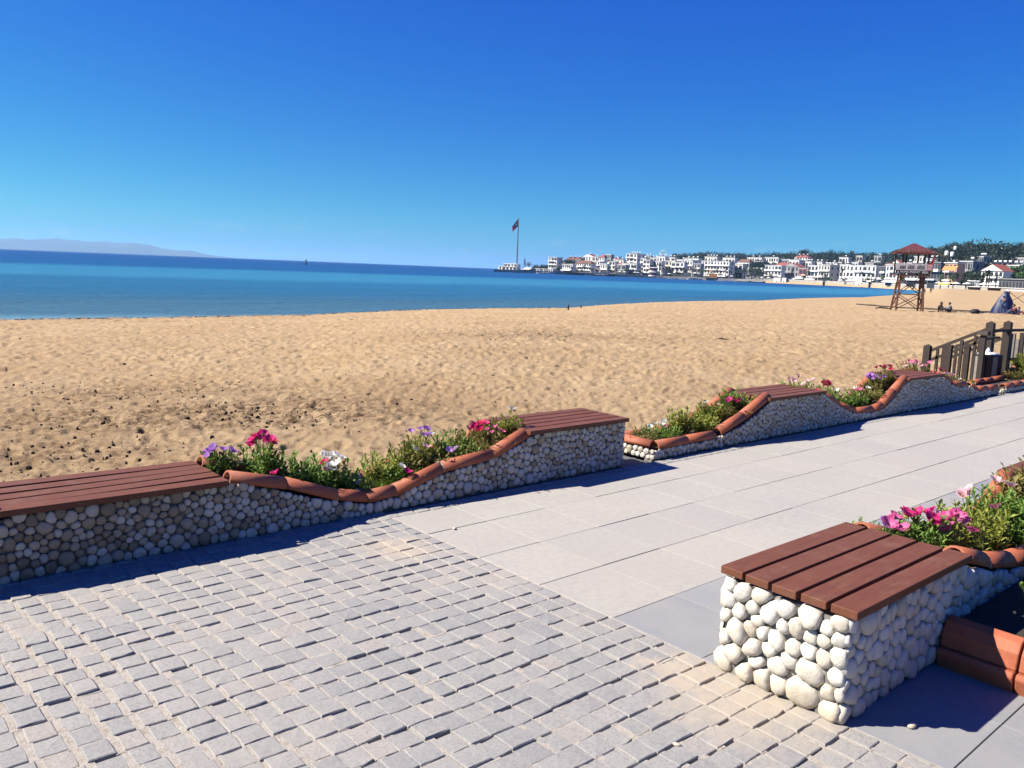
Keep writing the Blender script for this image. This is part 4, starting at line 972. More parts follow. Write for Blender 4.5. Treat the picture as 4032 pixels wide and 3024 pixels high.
# banner on the sea-front side and on the right flank
bn = part('banner', MB().box(-1.78, 1.20, -1.40, -1.37, 4.30, 5.02), MAT['banner'], tw)
bl = part('black_strip', MB().box(-1.78, 1.70, -1.402, -1.372, 3.93, 4.295), MAT['black'], tw)
brd = part('red_panel', MB().box(1.205, 1.80, -1.40, -1.37, 4.30, 5.02), MAT['bannerr'], tw)
dr = MB(); y0 = -1.408
for cx, w, tall in ((-1.15, .62, .34), (-.32, .70, .40), (.62, .80, .42)):       # printed drawings of apartment blocks
    for k in range(4): dr.box(cx - w / 2 + .03 * k, cx + w / 2 - .02 * k, y0, -1.4005, 4.42 + k * tall / 4, 4.42 + k * tall / 4 + .045)
    for k in range(4): x = cx - w / 2 + (k + .4) * w / 4; dr.box(x, x + .07, y0 + .001, -1.4004, 4.42, 4.44 + tall * (.75 + .25 * (k % 2)))
part('printed_drawings', dr, MAT['print'], bn)
ln = MB()
for k in range(4): ln.box(1.27, 1.73, y0, -1.4005, 4.38 + k * .15, 4.44 + k * .15)
part('printed_lines', ln, MAT['prw'], brd)
def text(body, size, mat, parent, loc, rot):
    c = bpy.data.curves.new('text', 'FONT'); c.body = body; c.size = size; c.extrude = .003; c.offset = .008 * size; c.align_x = 'CENTER'
    o = bpy.data.objects.new('tmp', c); COL.objects.link(o); bpy.context.view_layer.update()
    m = bpy.data.meshes.new_from_object(o.evaluated_get(bpy.context.evaluated_depsgraph_get())); bpy.data.objects.remove(o); m.materials.clear(); m.materials.append(mat)
    return link('lettering', m, parent, loc, rot)
text('KILINÇ İNŞAAT', .265, MAT['prw'], bl, (-.36, -1.407, 4.04), (math.pi / 2, 0, 0))
lg = MB(); lg.add([(-1.62, -1.408, 4.0), (-1.42, -1.408, 4.0), (-1.49, -1.408, 4.12), (-1.52, -1.408, 4.25), (-1.55, -1.408, 4.12)], [(0, 1, 2, 3, 4)]); part('emblem', lg, MAT['prw'], bl)
ph_ = MB()
for r_ in range(2):
    for k, w in enumerate((.16, .12, .08, .08)): x = .80 + sum((.2, .16, .12)[:k]); ph_.box(x, x + w, -1.408, -1.4025, 4.13 - r_ * .12, 4.20 - r_ * .12)
part('small_print', ph_, MAT['prw'], bl)
sb = part('side_banner', MB().box(1.815, 1.845, -1.3, 1.35, 3.95, 5.0), MAT['print'], tw)
for x, y in ((-1.1, -1.0), (-.45, 1.1), (.35, -1.0), (1.35, -1.2), (1.4, 1.2), (-1.5, 1.2)):
    mb = MB(); mb.bar((x, y, 3.85), (x, y, 6.1), .16); part('roof_post', mb, MAT['dkwood'], tw)
for a, b in (((-1.6, -1.33, 4.9), (1.6, -1.33, 4.9)), ((-1.6, 1.33, 4.9), (1.6, 1.33, 4.9)), ((-1.6, -1.33, 4.9), (-1.6, 1.33, 4.9))):
    mb = MB(); mb.bar(a, b, .06); part('guard_rail', mb, MAT['rust'], tw)
rf = MB(); a = 1.95; b = 1.65; rf.add([(-a, -b, 6.02), (a, -b, 6.02), (a, b, 6.02), (-a, b, 6.02), (-a, -b, 6.2), (a, -b, 6.2), (a, b, 6.2), (-a, b, 6.2), (-.15, 0, 7.15), (.15, 0, 7.15)], [(3, 2, 1, 0), (0, 1, 5, 4), (1, 2, 6, 5), (2, 3, 7, 6), (3, 0, 4, 7), (4, 5, 9, 8), (5, 6, 9), (6, 7, 8, 9), (7, 4, 8)])
roof = part('roof', rf, MAT['maroon'], tw)
thm = MB()
for i in range(420):
    s = R.random() * 4; e = int(s); k = s - e; c = [(-a, -b), (a, -b), (a, b), (-a, b)]
    x = c[e][0] + (c[(e + 1) % 4][0] - c[e][0]) * k; y = c[e][1] + (c[(e + 1) % 4][1] - c[e][1]) * k; f_ = R.uniform(.75, 1.02); x *= f_; y *= f_; z = 6.22 + (1 - f_) * 1.2
    dx, dy = (R.uniform(-.25, .25), R.uniform(-.2, .2)); thm.add([(x - .05, y, z), (x + .05, y + .02, z), (x + dx, y * 1.06 + dy, z - R.uniform(.05, .28))], [(0, 1, 2)])
part('thatch', thm, MAT['thatch'], roof)
mb = MB(); mb.bar((1.75, -1.35, 6.3), (3.0, -1.35, 5.75), .09, .14); part('loose_eave', mb, MAT['thatch'], tw)
mb = MB(); mb.bar((1.62, -1.5, 3.9), (1.9, -1.5, 6.1), .05); part('flag_stick', mb, MAT['gywood'], tw)
fl = MB(); fl.add([(1.80, -1.52, 5.85), (1.60, -1.56, 5.45), (1.44, -1.50, 5.05), (1.60, -1.45, 5.0), (1.74, -1.5, 5.02), (1.80, -1.54, 5.4)], [(0, 1, 5), (1, 2, 3), (1, 3, 4, 5)]); part('flag', fl, MAT['redp'], tw)
mb = MB(); mb.lathe([(.1, 0), (.22, .05), (.22, .4), (.15, .46)], 10, (-1.0, -.6, 3.3)); part('bucket', mb, MAT['yellow'], tw, True)

# ================================================================== BEACH GOERS AND THINGS ON THE SAND
pp = onsand(3712, 79.0); person('person in a black jacket sitting on the sand in the shade', pp, camface(3712) + rad(70), 'sit', 'jackdk', 'jackdk')
pp = onsand(3750, 78.3); person('person in a grey-blue shirt sitting on the sand facing the black jacket', pp, camface(3750) - rad(80), 'sit', 'shirtgy', 'jackdk', .98)
g = onsand(3851, 77.0); mb = MB(); mb.lathe([(.30, 0), (.42, .08), (.38, .26), (.25, .36), (.05, .38)], 12); tag(part('beach_bag', mb, MAT['jackdk'], None, True, loc=tuple(g), scl=(1.2, .8, 1)), 'dark rucksack lying on the sand right of the seated pair', 'bag')
# blue sheet tent
g = onsand(3955, 81.5); mb = MB(); nn = 22; vs = []; prof = [(1.05, 0), (.98, .35), (.82, .85), (.58, 1.3), (.30, 1.65), (.16, 1.82)]
for r, z in prof:
    for k in range(nn):
        t = 2 * math.pi * k / nn; f_ = 1 + .10 * math.sin(5 * t + z * 2) + .05 * math.sin(9 * t); vs.append((r * f_ * math.cos(t) * .80 + .1 * z, r * f_ * math.sin(t) * .6, z + .07 * math.cos(2 * t) * (z > 1.7)))
mb.add(vs, [(i * nn + k, i * nn + (k + 1) % nn, (i + 1) * nn + (k + 1) % nn, (i + 1) * nn + k) for i in range(len(prof) - 1) for k in range(nn)] + [tuple((len(prof) - 1) * nn + k for k in range(nn))])
tag(part('beach_tent', mb, MAT['blue'], None, True, loc=tuple(g), rot=(0, 0, camface(3955))), 'dark blue peaked sheet tent on the sand', 'tent')
pp = onsand(3957, 80.0); person('person in jeans standing in front of the blue tent', pp, camface(3957) + rad(190), 'stand', 'jeans', 'jeans', .86)
pp = onsand(4004, 78.5); person('woman in a wine red top sitting at the right picture edge', pp, camface(4004) + rad(-60), 'sit', 'wine', 'jeans', 1.0)
pp = onsand(4020, 79.3); person('small person sitting behind the woman at the right picture edge', pp, camface(4020) + rad(80), 'sit', 'jeans', 'wine', .75)
for px, d_, lab in ((3643, 268, 'left of two people wading at the corner of the bay'), (3667, 272, 'right of two people wading at the corner of the bay'), (3734, 372, 'person in dark clothes walking below the stone wall'), (3752, 380, 'person strolling below the stone wall, right of the other')):
    q = P(px, d_); q[2] = max(zs(q), SEA) ; person(lab, q, camface(px) + rad(R.choice([60, -70, 20])), 'walk', 'jackdk', 'jeans' if d_ > 300 else 'jackdk', 1.0)
# long dark pipe across the sand
mb = MB(); pts = []
for px, d_ in ((3380, 106), (3460, 99), (3560, 92), (3700, 88), (3800, 86), (3930, 84)): q = onsand(px, d_); pts.append((q[0], q[1], q[2] + .06))
mb.tube(pts, .06, 7); tag(part('dredge_pipe', mb, MAT['dkwood'], None, True), 'long dark pipe lying across the sand behind the tower', 'pipe')
for px, d_, w, lab in ((3440, 102, .9, 'short pale board on the sand left of the tower'), (3667, 90.5, 1.1, 'pale board beside the pipe right of the tower')):
    q = onsand(px, d_); mb = MB(); mb.box(-w / 2, w / 2, -.12, .12, .02, .14); tag(part('board', mb, MAT['gywood'], None, loc=tuple(q), rot=(0, 0, camface(px) + .1)), lab, 'board')
q = onsand(3484, 84); mb = MB(); mb.tube([(-.6, 0, .05), (-.2, .1, .14), (.3, 0, .1), (.9, .1, .03)], [.05, .09, .07, .02], 6); tag(part('driftwood', mb, MAT['dkwood'], None, True, loc=tuple(q), rot=(0, 0, camface(3484))), 'dark driftwood branch on the sand left of the tower', 'driftwood')
q = gnd(2834, 1400, -.75); mb = MB(); mb.tube([(-.18, 0, .02), (0, .03, .05), (.24, 0, .02)], [.012, .02, .01], 5); mb.tube([(.02, .02, .05), (.05, 0, .16)], [.012, .005], 5)
tag(part('driftwood', mb, MAT['dkwood'], None, True, loc=(q[0], q[1], zs(q)), rot=(0, 0, CAMRZ)), 'small forked stick on the sand above the middle planter', 'driftwood')
for px, py0, py1, lab in ((2237, 1207, 1228, 'dark wooden stake at the water line, the taller of two'), (2287, 1210, 1220, 'short dark stake at the water line, right of the taller')):
    q = gnd(px, py1, SEA + .25); d_ = math.hypot(q[0], q[1]); q[2] = zs(q); h = (py1 - py0) / FPX * d_
    mb = MB(); mb.tube([(0, 0, -.3), (0, 0, h * .8), (.03, 0, h)], [.07, .06, .05], 7); tag(part('stake', mb, MAT['dkwood'], None, True, loc=tuple(q)), lab, 'stake')

# ================================================================== FAR SHORE: LAND, TOWN, WOOD
LF = [(1945, 770), (2100, 775), (2300, 790), (2600, 800), (2900, 790), (3100, 765), (3300, 715), (3450, 670), (3560, 600), (3640, 520), (3700, 440), (3760, 425), (3900, 410), (4100, 400), (4700, 390)]
HL = [(1945, 0), (2100, 1), (2250, 5), (2350, 11), (2500, 14), (2650, 21), (2800, 25), (3100, 27), (3400, 27), (3700, 27), (4000, 27), (4700, 25)]
d0 = lambda px: float(np.interp(px, [p[0] for p in LF], [p[1] for p in LF]))
hl = lambda px: float(np.interp(px, [p[0] for p in HL], [p[1] for p in HL]))
def terr(px, off): return .9 + hl(px) * float(sst(25, 380, np.array(float(off)))) + 1.2 * math.sin(px * .011 + off * .01) * min(1, off / 200)
pxs = list(range(1945, 4701, 29)); offs = [0, 0, 25, 60, 100, 150, 200, 260, 320, 380, 500, 900, 1500]
V = []; 
for px in pxs:
    mx = float(np.interp(px, [1945, 2150, 2400], [45, 220, 1500]))
    for k, o in enumerate(offs):
        o2 = min(o, mx + k * .01); z = terr(px, o2) if k else -2.5
        V.append(P(px, d0(px) + o2, z))
n = len(offs); F = [(i * n + k, (i + 1) * n + k, (i + 1) * n + k + 1, i * n + k + 1) for i in range(len(pxs) - 1) for k in range(n - 1)]
mb = MB(); mb.add(V, F); struct(part('far_land', mb, MAT['quay']))

# the pale stone sea wall with its white coping
for (a, b, lab) in ((3010, 3240, 'pale stone sea wall on the far shore, left stretch'), (3250, 3420, 'pale stone sea wall on the far shore, middle stretch'), (3432, 3700, 'pale stone sea wall on the far shore, stretch behind the tower'), (3704, 3800, 'pale stone sea wall at the back of the beach right of the tower'), (3806, 4140, 'low pale stone wall at the back of the beach at the right edge')):
    t = thing('sea_wall', lab, 'wall', P((a + b) / 2, d0((a + b) / 2) - 1.5, 0)); off = np.array(t.location)
    q = list(range(a, b, 12)) + [b]; m1 = MB(); m2 = MB(); m3 = MB()
    for p_, r_ in zip(q[:-1], q[1:]):
        for m_, z0, z1, e in ((m1, -2.2, 1.9, 0), (m2, 1.903, 2.15, .3)):
            A = P(p_, d0(p_) - 3 - e); B = P(r_, d0(r_) - 3 - e); C = P(r_, d0(r_) - .5 + e); D = P(p_, d0(p_) - .5 + e)
            vs = [x - off + np.array([0, 0, z0]) for x in (A, B, C, D)] + [x - off + np.array([0, 0, z1]) for x in (A, B, C, D)]
            m_.add(vs, [(0, 3, 2, 1), (4, 5, 6, 7), (0, 1, 5, 4), (1, 2, 6, 5), (2, 3, 7, 6), (3, 0, 4, 7)])
    part('wall', m1, MAT['seawall'], t); part('coping', m2, MAT['white'], t)
    if b < 3705:
        m3 = MB()
        for p_, r_ in zip(q[:-1], q[1:]):
            A = P(p_, d0(p_) - 3.2); B = P(r_, d0(r_) - 3.2); C = P(p_, d0(p_) - 14); D = P(r_, d0(r_) - 14)
            m3.add([A - off + np.array([0, 0, .2]), B - off + np.array([0, 0, .2]), D - off + np.array([0, 0, SEA - .3]), C - off + np.array([0, 0, SEA - .3])], [(0, 1, 2, 3)])
        part('sand_foot', m3, MAT['sand'], t)

WM = {}
def wmesh(w, h):
    k = (round(w, 1), round(h, 1))
    if k not in WM: WM[k] = MB().box(-w / 2, w / 2, -.06, .3, 0, h).mesh('window', MAT['glass'])
    return WM[k]
def heater(parent, x, y, z, s=1.0):
    mb = MB(); mb.tube([(-.7 * s, 0, 1.3 * s), (.7 * s, 0, 1.3 * s)], .38 * s, 8); mb.bar((-.5 * s, 0, 0), (-.5 * s, 0, 1.0 * s), .1); mb.bar((.5 * s, 0, 0), (.5 * s, 0, 1.0 * s), .1)
    h = part('water_heater', mb, MAT['white'], parent, loc=(x, y, z)); pn = MB(); pn.add([(-.9 * s, -.3 * s, 1.0 * s), (.9 * s, -.3 * s, 1.0 * s), (.9 * s, -1.9 * s, .15), (-.9 * s, -1.9 * s, .15)], [(0, 1, 2, 3)]); part('solar_panel', pn, MAT['glass'], h)
def building(x0, x1, ytop, off, st, wall, roof, side, label, nw=None, bal=True, awn=None, heat=0, th=-43, sidemat=None, name='building', cat='building'):
    xm = x0 + (x1 - x0) * (1 - side); d = d0(xm) + off; A = (x1 - x0) / FPX * d * math.cos(phi(xm)) ** 2; th = rad(th)
    Wd = A * (1 - side) / math.cos(th); Dp = max(5.0, A * side / max(.2, math.sin(abs(th))))
    zb = terr(xm, off) - .6; zt = at(xm, ytop, d)[2]; q = P(xm, d, zb); H = max(2.6, zt - zb)
    t = thing(name, label, cat, q, camface(xm) + th)
    rh = 0
    if roof in ('hip', 'hipbr', 'gable'): rh = min(3.2, H * .25)
    Hw = H - rh
    part('wall', MB().box(-Wd, 0, 0, Dp, 0, Hw), MAT[wall], t)
    e = .5
    if roof == 'flat':
        mb = MB(); mb.box(-Wd - e, e, -e, Dp + e, Hw + .002, Hw + .35); part('roof', mb, MAT['white' if wall != 'dkgrey' else 'grey'], t)
    elif roof == 'gable':
        mb = MB(); mb.prism([(-Wd - e, Hw), (e, Hw), (-Wd / 2, Hw + rh)], 'y', -e, Dp + e); part('roof', mb, MAT['roofred'], t)
        g = MB(); g.prism([(-Wd, Hw), (0, Hw), (-Wd / 2, Hw + rh * .93)], 'y', -e - .03, -e + .05); part('gable_wall', g, MAT[wall], t)
    else:
        m_ = MAT['roofred'] if roof == 'hip' else MAT['roofbr']; k = min(Wd, Dp) * .4
        mb = MB(); mb.add([(-Wd - e, -e, Hw), (e, -e, Hw), (e, Dp + e, Hw), (-Wd - e, Dp + e, Hw), (-Wd + k, Dp / 2, Hw + rh), (-k, Dp / 2, Hw + rh)], [(3, 2, 1, 0), (0, 1, 5, 4), (1, 2, 5), (2, 3, 4, 5), (3, 0, 4)]); part('roof', mb, m_, t)
    sh = Hw / st
    if off < 60 and st > 1: part('dark_ground_floor', MB().box(-Wd + .4, -.4, -.09, .2, .3, sh * .86), MAT['glass'], t)  # dark strip added to stand in for shade and clutter at street level
    nw = nw or max(2, int(Wd / 4.2)); ww = Wd / nw * .66; wh = sh * .62
    for s in range(st):
        for k in range(nw):
            if s == 0 and off < 60 and st > 1: continue
            x = -Wd + (k + .5) * Wd / nw; w2 = ww * R.choice([.7, 1, 1.25])
            link('window', wmesh(w2, wh), t, (x, 0, s * sh + sh * .2))
        if s > 0 and bal and (bal is True or s % bal == 0):
            xa = -Wd + Wd / nw * R.choice([0, 0, 1]) + .2; xb = -Wd / nw * R.choice([0, 0, 1]) - .2
            mb = MB(); mb.box(xa, xb, -1.4, -.062, s * sh - .2, s * sh + .05); mb.box(xa, xb, -1.4, -1.25, s * sh + .05, s * sh + sh * R.choice([.1, .26, .26])); part('balcony', mb, MAT[wall if wall in ('white', 'cream') else 'white'], t)
    if Dp > 6 and side > .1:
        for s in range(st):
            for k in range(max(1, int(Dp / 6))): link('window', wmesh(1.4, wh * .8), t, (0, (k + .5) * Dp / max(1, int(Dp / 6)), s * sh + sh * .25), (0, 0, math.pi / 2))
    if awn:
        mb = MB(); mb.add([(-Wd, -.07, sh * .85), (-.1, -.07, sh * .85), (-.1, -3.2, sh * .62), (-Wd, -3.2, sh * .62), (-.1, -3.2, sh * .5), (-Wd, -3.2, sh * .5)], [(0, 1, 2, 3), (3, 2, 4, 5)]); part('awning', mb, MAT[awn], t)
    for k in range(heat): heater(t, -Wd * (k + .6) / (heat + .3), Dp * .5, Hw + (.36 if roof == 'flat' else rh * .7), 1.25)
    return t
B_ = building
# ---- the point with the flag
B_(1962, 2042, 1051, 6, 1, 'white', 'flat', .1, 'low white sea-front restaurant at the very tip of the point', 5, False, None, 0, -38)
B_(1984, 2042, 1040, 14, 2, 'white', 'flat', .1, 'upper pavilion with pale flat roof at the tip of the point', 4, False, None, 0, -38)
B_(2058, 2098, 1056, 8, 1, 'grey', 'flat', .1, 'grey canopy building among trees right of the flagpole', 5, False, 'canvas', 0, -38)
B_(2104, 2183, 1062, 5, 1, 'white', 'flat', .08, 'long white shed on the quay of the point', 8, False)
B_(2158, 2214, 1014, 60, 4, 'white', 'flat', .42, 'white four-storey block standing alone on the point', 3, True, None, 0, -38)
B_(2214, 2258, 1042, 25, 2, 'white', 'flat', .1, 'low white building right of the four-storey block', 5, False, 'canvas')
B_(2262, 2346, 1026, 30, 3, 'white', 'hipbr', .25, 'white colonnaded building with terrace and brown roof', 7, 2, None)
B_(2226, 2300, 1012, 140, 2, 'grey', 'hipbr', .2, 'row of grey houses with dark roofs on the skyline of the point', 6, False, None, 3)
B_(2292, 2350, 1000, 150, 3, 'white', 'gable', .25, 'white gabled house with red roof on the skyline of the point', 4, False, None, 1)
B_(2357, 2381, 1002, 90, 4, 'white', 'hip', .2, 'narrow white tower house with red roof', 2, True)
B_(2381, 2412, 1003, 100, 4, 'grey', 'flat', .3, 'grey block with white balconies beside the narrow red-roofed house', 3, True)
B_(2362, 2396, 1040, 20, 2, 'white', 'flat', .2, 'small plain white house behind the dark boats', 3, False)
B_(2412, 2462, 1024, 70, 2, 'cream', 'flat', .2, 'cream house on the slope left of the tall apartment block', 3, True, None, 2)
B_(2420, 2450, 1034, 40, 2, 'pink', 'hip', .2, 'small red-roofed house on the slope', 2, False)
# ---- centre
B_(2462, 2538, 1000, 95, 5, 'white', 'flat', .45, 'tall white apartment block with four water heaters on the roof', 3, True, None, 4, -40)
B_(2446, 2524, 1039, 15, 2, 'white', 'flat', .25, 'white two-storey restaurant with grey upper canopy', 5, True, 'canvas')
B_(2530, 2566, 1008, 130, 3, 'grey', 'flat', .2, 'grey flat-roofed house between apartment block and wheel', 3, True, None, 2)
B_(2530, 2564, 1025, 22, 4, 'white', 'flat', .25, 'narrow white block with tall columns', 2, False)
B_(2560, 2606, 1029, 18, 3, 'white', 'flat', .08, 'white block with three tall arches', 4, False)
B_(2582, 2628, 1011, 85, 3, 'white', 'flat', .3, 'white block below the big wheel', 3, True, None, 2)
B_(2604, 2668, 1028, 24, 3, 'cream', 'flat', .2, 'cream block with wide balconies behind tall palms', 4, True, 'canvas')
B_(2660, 2750, 1024, 45, 3, 'white', 'flat', .3, 'long white block with a bright upper band', 6, 2, None, 3)
B_(2756, 2890, 1030, 20, 4, 'white', 'flat', .17, 'large white hotel with rows of pillared balconies and bare right flank', 9, True, 'canvas', 2)
B_(2770, 2830, 1012, 120, 2, 'cream', 'flat', .2, 'flat-roofed house above the large white hotel', 4, False, None, 4)
B_(2898, 2962, 1020, 90, 2, 'white', 'hipbr', .25, 'house with a broad brown hipped roof right of the hotel', 4, True)
B_(2936, 3000, 1015, 215, 2, 'white', 'flat', .1, 'long low white house on the hillside, left of a pair', 6, False, None, 2)
B_(3002, 3072, 1014, 225, 2, 'white', 'flat', .2, 'long low white house on the hillside, right of a pair', 6, False, None, 1)
B_(3042, 3126, 1034, 40, 3, 'white', 'hip', .3, 'white house with a wide bright red roof', 6, False)
B_(3008, 3082, 1046, 10, 3, 'white', 'flat', .12, 'white three-storey seafront house below the red roof', 5, True)
B_(3080, 3168, 1036, 26, 3, 'grey', 'gable', .3, 'grey gabled building behind the seafront', 4, False, 'canvas')
B_(3072, 3112, 1022, 160, 2, 'grey', 'flat', .2, 'small grey house on the hillside behind the red roof', 3, False)
B_(3120, 3190, 1003, 250, 3, 'white', 'hip', .25, 'white villa with red roof high on the wooded hill', 5, True, None, 3)
B_(3144, 3176, 1057, 8, 2, 'pink', 'flat', .15, 'small red-fronted seafront house', 2, True, 'canvas')
B_(3166, 3194, 1030, 110, 2, 'white', 'flat', .2, 'white house above the red-fronted one', 2, False, None, 2)
B_(3176, 3222, 1046, 10, 3, 'white', 'flat', .1, 'white three-storey seafront house with dark openings', 3, True, 'canvas')
B_(3218, 3306, 1044, 12, 3, 'cream', 'flat', .5, 'seafront block with brown balcony bands and dark right flank', 4, True, None, 3, -42)
B_(3302, 3348, 1043, 22, 3, 'white', 'flat', .15, 'white seafront house with small square windows', 3, False, None, 1)
B_(3338, 3458, 1047, 14, 3, 'white', 'flat', .12, 'modern white building with slanted white frames', 6, True, 'canvas')
B_(3348, 3378, 1034, 40, 4, 'white', 'flat', .2, 'white rooftop storey behind the modern building', 2, False)
B_(3454, 3490, 1050, 16, 3, 'dkgrey', 'flat', .2, 'dark grey seafront house left of the tower', 3, True)
B_(3482, 3560, 1044, 14, 3, 'white', 'flat', .25, 'white seafront house partly behind the tower', 4, True, 'canvas')
B_(3566, 3650, 1046, 14, 3, 'grey', 'flat', .3, 'grey seafront house seen through the tower', 4, True)
B_(3296, 3340, 1014, 200, 2, 'white', 'flat', .2, 'white villa among the trees on the hill, left of the antenna', 3, True, None, 1)
B_(3362, 3392, 1008, 230, 2, 'cream', 'flat', .2, 'cream villa with flat roof among hill trees', 2, False)
B_(3432, 3468, 1009, 230, 2, 'grey', 'flat', .2, 'grey low villa among hill trees left of the tower', 2, False, None, 1)
B_(3506, 3544, 1022, 150, 2, 'white', 'gable', .2, 'white gabled house on the slope left of the tower', 2, False)
B_(3590, 3640, 1010, 170, 3, 'cream', 'flat', .2, 'cream block on the slope seen under the tower roof', 4, True, None, 1)
# ---- right end of the bay
B_(3648, 3712, 1034, 18, 3, 'dkgrey', 'flat', .25, 'dark grey seafront building right of the tower', 4, True)
B_(3712, 3780, 1036, 16, 3, 'peach', 'flat', .3, 'peach building with an orange awning right of the tower', 3, True, 'yellow')
B_(3772, 3860, 1030, 60, 3, 'grey', 'flat', .45, 'long grey building with bright white roof right of the orange awning', 5, False, None, 1, -40)
B_(3856, 3980, 1040, 26, 3, 'white', 'gable', .3, 'bright white gabled house with curved balconies near the right edge', 5, True, 'canvas')
B_(3834, 3876, 1012, 150, 3, 'grey', 'flat', .4, 'grey house with a small white rooftop room on the hill', 3, False, None, 2)
B_(3880, 3985, 1034, 110, 2, 'cream', 'hipbr', .2, 'row of low houses with many roof tanks on the right slope', 7, False, None, 4)
B_(3908, 3968, 988, 300, 2, 'white', 'flat', .1, 'white flat-roofed house on the skyline at the right', 5, False, None, 4)
B_(3990, 4070, 1017, 130, 3, 'grey', 'flat', .2, 'grey flat-roofed house at the right picture edge', 5, True)
B_(3926, 4100, 1104, 6, 1, 'dkgrey', 'flat', .05, 'long low dark restaurant with pale flat roof at the right edge of the beach', 12, False, None, 0, -15)
B_(3812, 3858, 1108, 7, 1, 'white', 'flat', .1, 'white beach cafe between palms right of the tower', 5, False, None, 0, -15)
# smaller houses filling the rows
for (x0, x1, yt, off, st, wl, rf, sd, lab, hh) in (
 (2196, 2226, 1030, 90, 2, 'cream', 'flat', .2, 'small cream house behind the four-storey block on the point', 1), (2330, 2360, 1012, 120, 3, 'cream', 'flat', .25, 'cream house left of the narrow red-roofed tower house', 1),
 (2340, 2366, 1030, 45, 3, 'white', 'flat', .25, 'white house right of the colonnaded building', 0), (2396, 2430, 1030, 36, 3, 'cream', 'flat', .3, 'cream block behind the larger dark tour boat', 1), (2408, 2442, 1014, 150, 2, 'white', 'hip', .2, 'white red-roofed house on the skyline left of the tall block', 1),
 (2430, 2470, 1044, 12, 2, 'grey', 'flat', .2, 'grey waterside house left of the restaurant with grey canopy', 0), (2520, 2548, 1018, 60, 4, 'white', 'flat', .3, 'white block tucked right of the tall apartment block', 1), (2556, 2590, 1016, 110, 3, 'white', 'flat', .2, 'white house behind the arched block', 2),
 (2622, 2664, 1014, 120, 3, 'cream', 'flat', .25, 'cream house right of the big wheel', 2), (2640, 2700, 1034, 14, 3, 'white', 'flat', .15, 'white waterside block left of the hotel', 1), (2690, 2760, 1018, 110, 2, 'white', 'flat', .2, 'low white house above the long white block', 3),
 (2730, 2762, 1040, 12, 3, 'grey', 'flat', .2, 'narrow grey block wedged left of the hotel', 0), (2840, 2900, 1016, 130, 2, 'white', 'flat', .2, 'white house above the right end of the hotel', 3), (2886, 2930, 1040, 30, 2, 'cream', 'flat', .2, 'cream house behind the feathery waterside trees', 0),
 (2958, 3010, 1030, 120, 2, 'white', 'flat', .2, 'white house behind the broad umbrella pine', 1), (3100, 3150, 1024, 130, 2, 'white', 'flat', .2, 'white house between the red roof and the villa', 1), (3196, 3240, 1032, 120, 2, 'white', 'flat', .2, 'white house on the slope above the dark-openings house', 2),
 (3250, 3300, 1036, 100, 2, 'cream', 'flat', .2, 'cream house on the slope above the block with a dark flank', 1), (3400, 3440, 1036, 90, 2, 'grey', 'flat', .2, 'grey house above the modern white building', 1), (3470, 3510, 1034, 70, 2, 'white', 'hipbr', .2, 'brown-roofed house on the slope left of the tower', 0),
 (3545, 3592, 1036, 60, 3, 'white', 'flat', .2, 'white house seen below the tower roof, left side', 1), (3636, 3690, 1020, 140, 2, 'white', 'flat', .2, 'low white house above the dark grey seafront building', 2), (3960, 4020, 1046, 70, 2, 'white', 'flat', .2, 'white house behind the big green tree at the right edge', 2)):
    B_(x0, x1, yt, off, st, wl, rf, sd, lab, None, True, None, hh)
# awning of the peach building
q = P(3737, d0(3737) + 9, at(3737, 1047, d0(3737) + 9)[2]); mb = MB(); mb.add([(-3.3, 0, 0), (3.3, 0, 0), (3.1, -2.2, -1.9), (-3.1, -2.2, -1.9)], [(0, 1, 2, 3)]); mb.add([(-3.1, -2.2, -1.9), (3.1, -2.2, -1.9), (3.1, -2.2, -2.2), (-3.1, -2.2, -2.2)], [(0, 1, 2, 3)])
tag(part('balcony_awning', mb, MAT['orange'], None, loc=tuple(q), rot=(0, 0, camface(3737) - .5)), 'orange awning on the upper balcony right of the tower', 'awning')
# white cabins and seafront kiosks
for x0, x1, yt, off, m_, lab in ((3046, 3072, 1092, -8, 'white', 'white cabin on the sand below the sea wall, left of a pair'), (3079, 3094, 1093, -8, 'canvas', 'small white and blue cabin right of the white cabin'), (3370, 3392, 1093, -8, 'white', 'white cabin on the little jetty left of the tower'), (3326, 3364, 1099, -6, 'dkgrey', 'dark open shelter on the little jetty')):
    d_ = d0(x0) + off; w = (x1 - x0) / FPX * d_; z1 = at(x0, yt, d_)[2]; t = thing('beach_cabin', lab, 'cabin', P((x0 + x1) / 2, d_, -1.2), camface(x0) - .35)
    part('wall', MB().box(-w / 2, w / 2, 0, 3, 0, z1 + 1.2), MAT[m_], t); part('roof', MB().box(-w / 2 - .2, w / 2 + .2, -.2, 3.2, z1 + 1.202, z1 + 1.4), MAT['grey'], t); part('door', MB().box(-.4, .5, -.05, .1, 0, 1.9), MAT['glass'], t)
